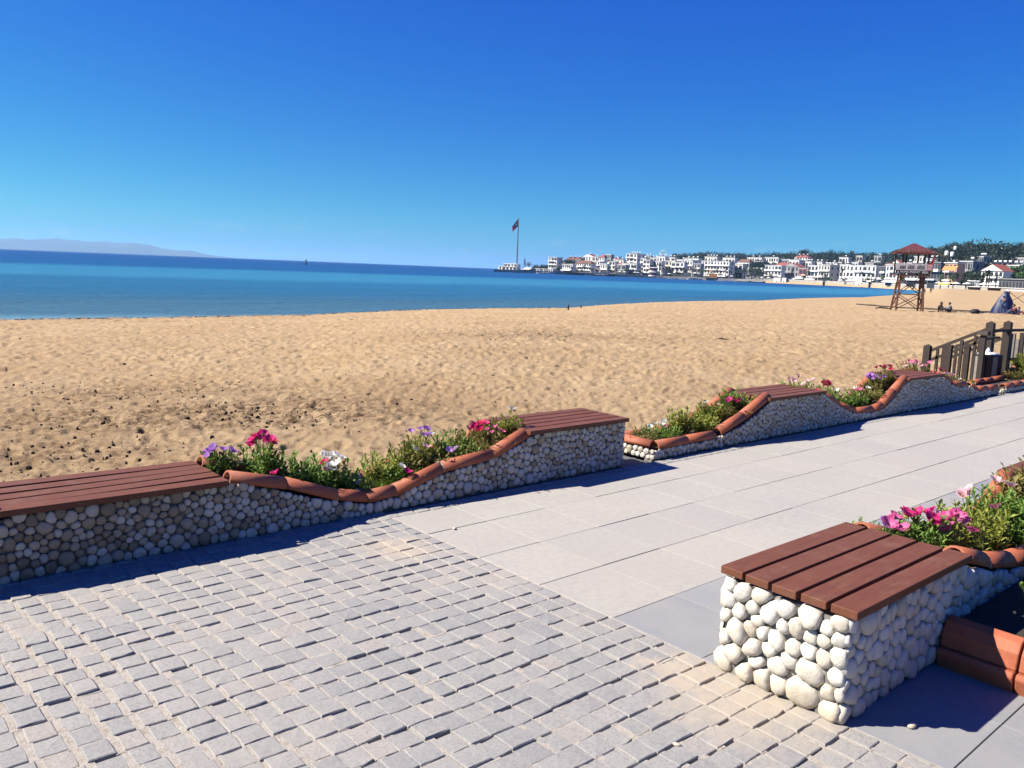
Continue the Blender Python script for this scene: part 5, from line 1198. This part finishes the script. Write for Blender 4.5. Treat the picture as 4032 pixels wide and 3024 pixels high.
# pavilion, slide
t = thing('quay_pavilion', 'two-storey red and white round pavilion at the far waterside', 'pavilion', P(2572, 788, .2), camface(2572))
for z, r in ((0, 4.6), (4.2, 4.6)):
    mb = MB(); mb.lathe([(r, z), (r, z + .9)], 14); part('railing', mb, MAT['white'], t); mb = MB(); mb.lathe([(r * .75, z + .9), (r * .75, z + 3.4)], 12); part('wall', mb, MAT['pink'], t); mb = MB(); mb.lathe([(r * 1.15, z + 3.4), (r * 1.25, z + 3.7), (r * .6, z + 4.15)], 14); part('roof', mb, MAT['white'], t)
t = thing('playground_slide', 'orange playground slide at the far waterside', 'slide', P(2793, 792, .9), camface(2793))
part('chute', MB().add([(-5, 0, .3), (-5, 1.6, .3), (-.5, 1.6, 4.5), (-.5, 0, 4.5), (-5, 0, 1.2), (-.5, 0, 5.4)], [(0, 1, 2, 3), (0, 3, 5, 4)]), MAT['orange'], t); part('deck', MB().box(-.4, 7, 0, 2.4, 0, 3.8), MAT['orange'], t); part('tower_roof', MB().add([(-.6, -.2, 5.4), (2, -.2, 5.4), (2, 2.6, 5.4), (-.6, 2.6, 5.4), (.7, 1.2, 7.2)], [(0, 1, 4), (1, 2, 4), (2, 3, 4), (3, 0, 4)]), MAT['orange'], t)
# flagpole
q = P(2034, d0(2034) + 22, .9); dF = d0(2034) + 22; zt = at(2036, 857, dF)[2]; t = thing('flagpole', 'very tall flagpole with a hanging red flag on the point', 'flagpole', q, camface(2034))
mb = MB(); mb.tube([(0, 0, 0), (0, 0, zt - .9)], [.75, .35], 8); part('pole', mb, MAT['dkgrey'], t)
fm = MB(); nn = 9; vs = []
for i in range(nn):
    k = i / (nn - 1)
    for j in range(5): vs.append((-(.3 + k * 5.6 - j * .18), .9 * math.sin(k * 6 + j * .4), zt - 1.6 - j * 1.6 * (1 - .25 * k) - k * 8.0))
fm.add(vs, [(i * 5 + j, i * 5 + j + 1, (i + 1) * 5 + j + 1, (i + 1) * 5 + j) for i in range(nn - 1) for j in range(4)]); flg = part('flag', fm, MAT['redp'], t, True)
em = MB(); em.lathe([(.9, -.05), (.9, .05)], 12); o = part('crescent', em, MAT['prw'], flg, loc=(-2.2, -1.1, zt - 7.2), rot=(math.pi / 2, 0, 0), scl=(1, 1, 1))
em = MB(); em.lathe([(.3, -.05), (.32, .05)], 5); part('star', em, MAT['prw'], flg, loc=(-3.6, -1.1, zt - 8.6), rot=(math.pi / 2, 0, 0))
# big wheel
dW = d0(2612) + 170; c = at(2612, 1000, dW); rW = 13 / FPX * dW * 1.05; t = thing('ferris_wheel', 'white big wheel showing above the roofs', 'ferris wheel', (c[0], c[1], terr(2612, 170)), camface(2612)); hz_ = c[2] - terr(2612, 170)
mb = MB(); mb.tube([(rW * math.cos(k * math.pi / 12), 0, hz_ + rW * math.sin(k * math.pi / 12)) for k in range(25)], .12, 5); part('rim', mb, MAT['white'], t)
for k in range(12):
    a = k * math.pi / 6; mb = MB(); mb.bar((0, 0, hz_), (rW * math.cos(a), 0, hz_ + rW * math.sin(a)), .12); part('spoke', mb, MAT['white'], t)
    mb = MB(); mb.lathe([(.3, -1), (.6, -.8), (.6, 0), (.15, .4)], 8, (rW * math.cos(a), 0, hz_ + rW * math.sin(a))); part('cabin', mb, MAT['white'], t)
mb = MB(); mb.bar((0, .5, hz_), (-5, .5, 0), .4); mb.bar((0, .5, hz_), (5, .5, 0), .4); part('stand', mb, MAT['white'], t)
# antenna mast with white drums
dM = d0(3735) + 70; t = thing('antenna_mast', 'lattice antenna mast with white drums above the town right of the tower', 'mast', P(3733, dM, terr(3733, 70)), camface(3733)); zt = at(3733, 965, dM)[2] - terr(3733, 70)
mb = MB()
for sx in (-1, 1):
    for sy in (-1, 1): mb.bar((sx * 1.1, sy * 1.1, 0), (sx * .9, sy * .9, zt), .22)
for k in range(9): z = 1 + k * (zt - 2) / 9; mb.bar((-1.1, -1.1, z), (1.1, -1.1, z + 2.5), .14); mb.bar((1.1, -1.1, z), (1.1, 1.1, z + 2.5), .14)
part('lattice', mb, MAT['dkmet'], t)
for x, z, r in ((-2.4, .80, .9), (1.4, .93, .7), (.3, .78, .9), (-2.6, .36, .9), (1.1, .32, .8), (1.7, .60, .6), (-.6, .2, .7)):
    mb = MB(); mb.lathe([(r, -1.3 * r), (r * 1.05, -1.1 * r), (r * 1.05, 1.1 * r), (r * .6, 1.4 * r)], 10, (x, -1.6, zt * z)); part('drum', mb, MAT['white'], t, True)

# ------------------------------------------------------------------ boats
def boat(px, d_, L, label, hullm, cabinm, mast=0, deck=True, hgt=1.0, flip=1, name='boat'):
    t = thing(name, label, 'boat', P(px, d_, SEA - .1), camface(px) + R.uniform(-.12, .12)); hb = MB(); ns = 9; vs = []
    for i in range(ns):
        k = i / (ns - 1) * 2 - 1; bw = (1 - abs(k) ** 2.4) * L * .13 + .05; sh_ = (.9 + 1.3 * max(0, k * flip) ** 2 + .5 * max(0, -k * flip) ** 2) * hgt * L / 20; x = k * L / 2 * flip * flip
        vs += [(x, -bw, sh_), (x * .94, -bw * .7, .2), (x * .92, 0, -.4), (x * .94, bw * .7, .2), (x, bw, sh_)]
    hb.add(vs, [(5 * i + j, 5 * i + j + 1, 5 * i + 6 + j, 5 * i + 5 + j) for i in range(ns - 1) for j in range(4)] + [(5 * i, 5 * i + 5, 5 * i + 9, 5 * i + 4) for i in range(ns - 1)]); part('hull', hb, MAT[hullm], t)
    if deck:
        z = hgt * L / 20; c = MB(); c.box(-L * .28, L * .22, -L * .08, L * .08, z * .8, z * .8 + L * .075); cb = part('cabin', c, MAT[cabinm], t)
        for k in range(5): link('window', wmesh(L * .045, L * .03), cb, (-L * .24 + k * L * .1, -L * .08, z * .8 + L * .028))
        r = MB(); r.box(-L * .36, L * .26, -L * .10, L * .10, z * .8 + L * .105, z * .8 + L * .115)
        for k in (-.34, -.1, .1, .24): r.bar((k * L, -L * .09, z * .8), (k * L, -L * .09, z * .8 + L * .106), .18)
        part('canopy', r, MAT['hull' if hullm == 'hull' else 'canvas'], t)
    for k in range(mast): m_ = MB(); m_.tube([(L * (.15 - .35 * k), 0, .5), (L * (.15 - .35 * k), 0, L * .55)], [.16, .07], 6); part('mast', m_, MAT['hull'], t)
    return t
boat(2258, 762, 20, 'dark wooden tour boat moored at the point, left of a pair', 'hull', 'hull', 0)
boat(2373, 765, 24, 'large dark wooden tour boat with white rail, right of a pair', 'hull', 'canvas', 1)
boat(2148, 758, 18, 'white motor yacht moored at the quay of the point', 'white', 'white')
boat(2735, 778, 15, 'blue and white ferry boat moored before the hotel', 'white', 'bluep')
boat(2121, 700, 4.5, 'small dark rowing boat off the point', 'bluep', 'bluep', 0, False)
boat(2610, 786, 7, 'small pale boat beside the red and white pavilion', 'cream', 'white', 0, False)
boat(2650, 784, 9, 'flat pale boat between pavilion and ferry boat', 'cream', 'white', 0, False)
boat(2868, 772, 8, 'low white boat before the palms', 'white', 'white', 0, False)
boat(2930, 762, 12, 'dark upturned hull on the little beach, left of a pair', 'dkwood', 'dkwood', 0, False)
boat(2985, 756, 13, 'dark hull on the little beach, right of a pair', 'dkwood', 'dkwood', 0, False)
boat(3386, 655, 5, 'tiny white dinghy at the little jetty', 'white', 'white', 0, False)
boat(422, 4200, 17, 'small ship on the horizon left of the island foot', 'dkgrey', 'grey', 0, True, 1, 1, 'ship')
boat(675, 4600, 15, 'smaller ship on the horizon', 'dkgrey', 'grey', 0, True, 1, 1, 'ship')
boat(270, 2600, 7, 'tiny white boat on the open sea near the island', 'white', 'white', 0, False, 1, 1, 'ship')
t = thing('sea_beacon', 'slim dark navigation beacon standing in the sea', 'beacon', P(1205, 717, SEA), camface(1205))
mb = MB(); mb.lathe([(1.0, -.5), (1.0, .5), (.55, .6), (.5, 3.6), (.8, 3.7), (.8, 4.0)], 10); part('column', mb, MAT['dkmet'], t); mb = MB(); mb.lathe([(.4, 4.0), (.4, 4.7), (.1, 5.2)], 8); part('lantern', mb, MAT['white'], t); mb = MB(); mb.tube([(-4, 0, -.3), (-4, 0, 1.2)], [.5, .2], 6); part('marker_float', mb, MAT['dkmet'], t)

# ------------------------------------------------------------------ trees
def leafcloud(q, c, rx, ry, rz, n, s):
    p = q.standard_normal((n, 3)); p /= np.linalg.norm(p, axis=1)[:, None]; p *= (q.random(n) ** .38)[:, None]
    lob = 1 + .2 * np.sin(p[:, 0] * 5 + c[0]) * np.cos(p[:, 1] * 4 + c[1]) + .12 * np.sin(p[:, 2] * 7 + c[0] * 3)
    p = p * lob[:, None] * np.array([rx, ry, rz]) + c; a = q.standard_normal((n, 3)); b = q.standard_normal((n, 3))
    a *= s / np.linalg.norm(a, axis=1)[:, None] * q.uniform(.6, 1.3, (n, 1)); b *= s * .7 / np.linalg.norm(b, axis=1)[:, None]
    V = np.stack([p - a, p + b, p + a, p - b], 1).reshape(-1, 3); return V
def quads(V): return np.arange(len(V)).reshape(-1, 4)
def tree(px, off, ytop, wpx, label, mat='pine', shape='round', n=420, trunk=True, group=None, name='tree', zb=None):
    d_ = d0(px) + off; zt = at(px, ytop, d_)[2]; b = terr(px, off) if zb is None else zb; H = max(3, zt - b); w = wpx / FPX * d_ / 2 * math.cos(phi(px)) ** 2; q = np.random.default_rng(int(px * 7 + off))
    t = thing(name, label, 'tree', P(px, d_, b), camface(px), group)
    m_ = MB(); m_.tube([(0, 0, -1), (.1, 0, H * .4), (0, .1, H * .75)], [max(.2, w * .07), max(.14, w * .05), .08], 6)
    for k in range(5): a = k * 1.3; m_.tube([(0, 0, H * (.35 + .06 * k)), (w * .5 * math.cos(a), w * .5 * math.sin(a), H * (.6 + .05 * k))], [.14, .05], 5)
    part('trunk', m_, MAT['trunk'], t)
    V = []
    if shape == 'round':
        for k in range(7): a = k * 2.4; rr = w * .55 * (k > 0); V.append(leafcloud(q, np.array([rr * math.cos(a), rr * .7 * math.sin(a), H * (.62 + .2 * q.random())]), w * .55, w * .5, H * .24, n // 7, max(.35, w * .09)))
    elif shape == 'umbrella':
        for k in range(11): a = k * 2.4; rr = w * .68 * math.sqrt(k / 11); V.append(leafcloud(q, np.array([rr * math.cos(a), rr * .7 * math.sin(a), H * (.80 - .22 * (rr / w) ** 2) * q.uniform(.93, 1.02)]), w * .42, w * .40, H * .16, n // 11, max(.4, w * .05)))
    else:
        for k in range(8): z = H * (.12 + .84 * k / 8); r_ = w * (1 - (k / 8) ** 1.6) + .25; V.append(leafcloud(q, np.array([0, 0, z]), r_, r_, H * .10, n // 8, max(.25, w * .16)))
    V = np.concatenate(V); link('crown', fastmesh('crown', V, quads(V), MAT[mat], False), t); return t
tree(3157, 330, 978, 46, 'big rounded pine standing proud of the hilltop wood', 'pine', 'round', 900)
tree(2990, 55, 1022, 112, 'broad dark umbrella pine between hotel and red roof', 'pine', 'umbrella', 1800)
tree(3884, 240, 962, 17, 'dark pointed cypress on the right skyline', 'pine', 'cone', 600)
tree(3546, 300, 975, 40, 'lone pine on the skyline left of the tower roof', 'pine', 'umbrella', 500)
tree(2065, 30, 1012, 16, 'small dark conifer right of the flagpole', 'pine', 'cone', 300)
tree(2082, 34, 1030, 26, 'bare grey tree right of the small conifer', 'twig', 'round', 260)
tree(2110, 30, 1040, 24, 'low round tree on the point', 'pine2', 'round', 260)
tree(2132, 28, 1038, 16, 'dark slim tree on the point beside the white shed', 'pine', 'cone', 240)
tree(2240, 60, 1015, 74, 'wide dark tree mass behind the four-storey block', 'pine', 'umbrella', 900)
tree(2445, 90, 1008, 36, 'dark round tree left of the tall apartment block', 'pine', 'round', 400)
tree(3990, 40, 1045, 104, 'big green tree at the right picture edge above the awnings', 'pine2', 'round', 1500)
tree(4025, 20, 1070, 62, 'olive-green rounded hedge tree at the right picture edge', 'pine2', 'round', 900)
tree(3815, 90, 975, 60, 'dark skyline tree right of the antenna mast', 'pine', 'round', 900)
tree(3858, 200, 976, 40, 'dark skyline tree left of the cypress', 'pine', 'round', 600)
tree(3770, 140, 972, 50, 'dark skyline tree just right of the mast', 'pine', 'round', 700)
tree(3688, 120, 982, 60, 'dark tree on the skyline right of the tower roof', 'pine', 'round', 700)
tree(2930, 12, 1052, 34, 'feathery green waterside tree, left of three', 'palm', 'round', 500)
tree(2958, 12, 1050, 36, 'feathery green waterside tree, middle of three', 'palm', 'round', 500)
tree(2978, 10, 1054, 34, 'feathery green waterside tree, right of three', 'palm', 'round', 500)
tree(2700, 8, 1056, 34, 'bare grey-brown tree before the hotel, left one', 'twig', 'round', 300)
tree(2728, 8, 1052, 40, 'bare grey-brown tree before the hotel, right one', 'twig', 'round', 320)
tree(2768, 8, 1056, 32, 'dull olive tree before the hotel', 'pine2', 'round', 300)
# low dark trees between the seafront houses and the quay
for i, px in enumerate([2150, 2196, 2252, 2300, 2330, 2352, 2402, 2428, 2462, 2486, 2518, 2546, 2588, 2640, 2668, 2800, 2836, 2890, 2946, 3000, 3034, 3106, 3160, 3208, 3262, 3330, 3376, 3416, 3474, 3520, 3600, 3668, 3706, 3750, 3786, 3826, 3866, 3946]):
    h_ = R.uniform(4, 7.5); tree(px, R.uniform(4, 9), hpy(px) - (h_ - .7) / d0(px) * FPX / math.cos(phi(px)), R.uniform(14, 26), 'low dark tree among the houses of the far seafront', R.choice(['pine', 'pine2', 'palm']), 'round', 200, True, 'low trees along the far seafront')
# the wood that covers the hill: one mass
q = np.random.default_rng(5); VV = []
for i in range(2300):
    px = q.uniform(2640, 4500); off = 185 + 330 * q.random() ** .8 if q.random() < .72 else q.uniform(35, 185)
    if px < 2760 and off < 260: continue
    hgt = q.uniform(5.5, 10.5) * (1.2 if q.random() < .1 else 1); w = hgt * q.uniform(.36, .62); c = P(px, d0(px) + off, terr(px, off) + hgt * .55)
    VV.append(leafcloud(q, c, w, w, hgt * .5, 64, .95))
for i in range(260):
    px = q.uniform(2100, 2640); off = q.uniform(30, 330); hgt = q.uniform(3.5, 6.5); w = hgt * .5; VV.append(leafcloud(q, P(px, d0(px) + off, terr(px, off) + hgt * .5), w, w, hgt * .5, 50, .7))
VV = np.concatenate(VV); o = stuff(link('hill_wood', fastmesh('hill_wood', VV, quads(VV), MAT['pine'], False)))
tag(o, 'dark pine wood covering the hill behind the town', 'wood')
# palms along the front
def palm_protos(seed):
    q = random.Random(seed); t_ = MB(); t_.tube([(0, 0, -.5), (.15, 0, 3), (.1, .05, 6.2)], [.32, .24, .22], 7); tm = t_.mesh('trunk', MAT['trunk']); f = MB()
    for k in range(22):
        a = k * 2.4 + q.uniform(-.2, .2); el = q.uniform(-.5, 1.1); L_ = q.uniform(1.7, 2.4); vs = []
        for i in range(5):
            s = i / 4; r_ = L_ * s * math.cos(el * (1 - s * .6)); z = 6.2 + L_ * s * math.sin(el) - 1.1 * s * s; w = .36 * (1 - abs(s - .45) * 1.5)
            for j in (-1, 1): vs.append((r_ * math.cos(a) - j * w * math.sin(a), r_ * math.sin(a) + j * w * math.cos(a), z - .12 * abs(j)))
        f.add(vs, [(2 * i, 2 * i + 1, 2 * i + 3, 2 * i + 2) for i in range(4)])
    return tm, f.mesh('crown', MAT['palm'])
PM = [palm_protos(i) for i in range(4)]
for i, (px, off, s) in enumerate([(2394, 10, .9), (2492, 6, 1.1), (2530, 8, 1.2), (2563, 12, 1.35), (2576, 14, 1.35), (2596, 12, 1.5), (2612, 6, 1.1), (2622, 6, 1.0), (2634, 10, 1.3), (2648, 6, 1.1), (2662, 7, 1.15), (2676, 7, 1.15), (2690, 6, 1.1), (2786, 6, 1.0), (2820, 6, 1.0), (2856, 8, 1.35), (2872, 9, 1.1), (2896, 8, 1.2), (2906, 7, 1.2), (3017, 4, .9), (3118, 6, 1.25), (3178, 6, 1.25), (3236, 6, 1.2), (3314, 6, 1.45), (3347, 6, 1.4), (3392, 6, 1.4), (3430, 6, 1.2), (3458, 8, 1.2), (3505, 6, 1.1), (3620, 8, 1.1), (3740, 5, .8), (3765, 5, .85), (3792, 5, .9), (3815, 6, .85), (3838, 6, .85), (3858, 6, .9), (3880, 8, 1.15), (3891, 9, 1.2), (3920, 5, .8), (3980, 6, .9)]):
    t = thing('palm_tree', 'palm tree in the row along the far seafront', 'palm', P(px, d0(px) + off, .9), i * 1.7, 'palms along the far seafront'); tm, fm = PM[i % 4]
    s *= R.uniform(1.0, 1.2); link('trunk', tm, t, scl=(s, s, s)); link('crown', fm, t, scl=(s, s, s))
# white parasols on the front
cm = MB(); cm.lathe([(1.9, 2.1), (1.9, 2.2), (.05, 2.9)], 8); cmm = cm.mesh('canopy', MAT['canvas']); pm = MB(); pm.tube([(0, 0, 0), (0, 0, 2.3)], .05, 5); pmm = pm.mesh('pole', MAT['steel'])
for i, px in enumerate([2072, 2080, 2088, 2440, 2458, 2500, 2512, 2540, 2552, 2604, 2634, 2840, 2880, 3000, 3026, 3130, 3142, 3306, 3312, 3400, 3480, 3696, 3722, 3730, 3764, 3806, 3870, 3902]):
    t = thing('parasol', 'white parasol on the far seafront', 'parasol', P(px, d0(px) + R.uniform(2, 5), .9), i, 'white parasols on the far seafront'); link('canopy', cmm, t); link('pole', pmm, t)
# boats and a wooden stand near the wall at the right
for px, lab in ((3836, 'dark rowing boat pulled up below the low wall, left one'), (3915, 'dark boat pulled up below the low wall, right one')):
    d_ = d0(px) - 9; t = thing('beached_boat', lab, 'boat', onsand(px, d_), camface(px) + .1); hb = MB(); vs = []
    for i in range(7):
        k = i / 3 - 1; bw = (1 - k * k) * .9 + .05; vs += [(k * 2.6, -bw, 1.0 + .4 * k * k), (k * 2.3, 0, 0), (k * 2.6, bw, 1.0 + .4 * k * k)]
    hb.add(vs, [(3 * i + j, 3 * i + j + 1, 3 * i + 4 + j, 3 * i + 3 + j) for i in range(6) for j in range(2)]); part('hull', hb, MAT['hull'], t)
d_ = 150.0; t = thing('wooden_stand', 'brown wooden stand with crossed legs on the sand at the right edge', 'stand', onsand(4010, d_), camface(4010))
for sx in (-1.2, 1.2): part('leg', MB().bar((sx, 0, -.2), (sx * .92, 0, 2.1), .16), MAT['rust'], t)
part('brace', MB().bar((-1.2, 0, .2), (1.1, 0, 1.9), .09), MAT['rust'], t); part('brace', MB().bar((1.2, .12, .2), (-1.1, .12, 1.9), .09), MAT['rust'], t); part('top_board', MB().box(-1.7, 1.7, -.4, .5, 2.1, 2.3), MAT['canvas'], t)

# ================================================================== DISTANT ISLAND AND THE AIR
pr = [(-900, 962, .4), (-500, 950, .8), (-250, 944, 1)]; ISL = [(0, 940), (70, 941), (141, 944), (223, 937), (294, 947), (353, 954), (405, 950), (470, 957), (529, 956), (588, 964), (646, 979), (705, 985), (758, 987), (823, 1003), (880, 1010)]
cols = [(-1400, 20), (-1100, 26), (-800, 40), (-500, 36), (-250, 42)] + [(x, hpy(x) - y) for x, y in ISL] + [(930, 1)]
xs_ = np.linspace(-1400, 930, 120); hp = np.interp(xs_, [c[0] for c in cols], [c[1] for c in cols]); V = []; nr = 9
for i, x in enumerate(xs_):
    for k in range(nr):
        s = k / (nr - 1); e = math.sin(math.pi * s) ** .8; d_ = 10000 + 4500 * s; hm = hp[i] / FPX * 12250 * math.cos(phi(x))
        nz_ = (float(fbm(np.array(x * .02 + 50.), np.array(s * 5.), 3, 9)) - .45); V.append(P(x, d_, SEA - 4 + (hm + 4) * e * (1 + .5 * nz_ * (abs(s - .5) > .1))))
F = [(i * nr + k, (i + 1) * nr + k, (i + 1) * nr + k + 1, i * nr + k + 1) for i in range(len(xs_) - 1) for k in range(nr - 1)]
mb = MB(); mb.add(V, F); struct(part('island_hills', mb, MAT['island'], None, True))
hz = MB().box(-64000, 64000, -64000, 64000, -4.5, 260)
hm = bpy.data.materials.new('thin_haze'); hm.use_nodes = True; hn = hm.node_tree; hn.nodes.clear()
ho = hn.nodes.new('ShaderNodeOutputMaterial'); hv = hn.nodes.new('ShaderNodeVolumePrincipled')
hv.inputs['Color'].default_value = (.30, .60, 1, 1); hv.inputs['Density'].default_value = 7.5e-5; hv.inputs['Anisotropy'].default_value = .2
hn.links.new(hv.outputs[0], ho.inputs['Volume'])
stuff(part('haze', hz, hm))

# overall reflectance of painted, stone and sand surfaces (the picture is exposed bright)
for m_ in list(bpy.data.materials):
    if not m_.use_nodes or m_.name == 'sea_water': continue
    t_ = m_.node_tree; b_ = t_.nodes.get('Principled BSDF')
    if not b_ or not b_.inputs['Base Color'].is_linked: continue
    k_ = (1.0 if 'leaf' in m_.name else .66) if ('leaf' in m_.name or 'petal' in m_.name or 'pine' in m_.name or 'frond' in m_.name or 'wood' in m_.name) else .50
    if m_.name.startswith('white') or m_.name.startswith('cream_r'): k_ = .57 if 'pebble' in m_.name else .68
    s_ = b_.inputs['Base Color'].links[0].from_socket; x_ = t_.nodes.new('ShaderNodeMix'); x_.data_type = 'RGBA'; x_.blend_type = 'MULTIPLY'; x_.inputs[0].default_value = 1
    x_.inputs[7].default_value = (k_, k_, k_, 1); t_.links.new(s_, x_.inputs[6]); t_.links.new(x_.outputs[2], b_.inputs['Base Color'])
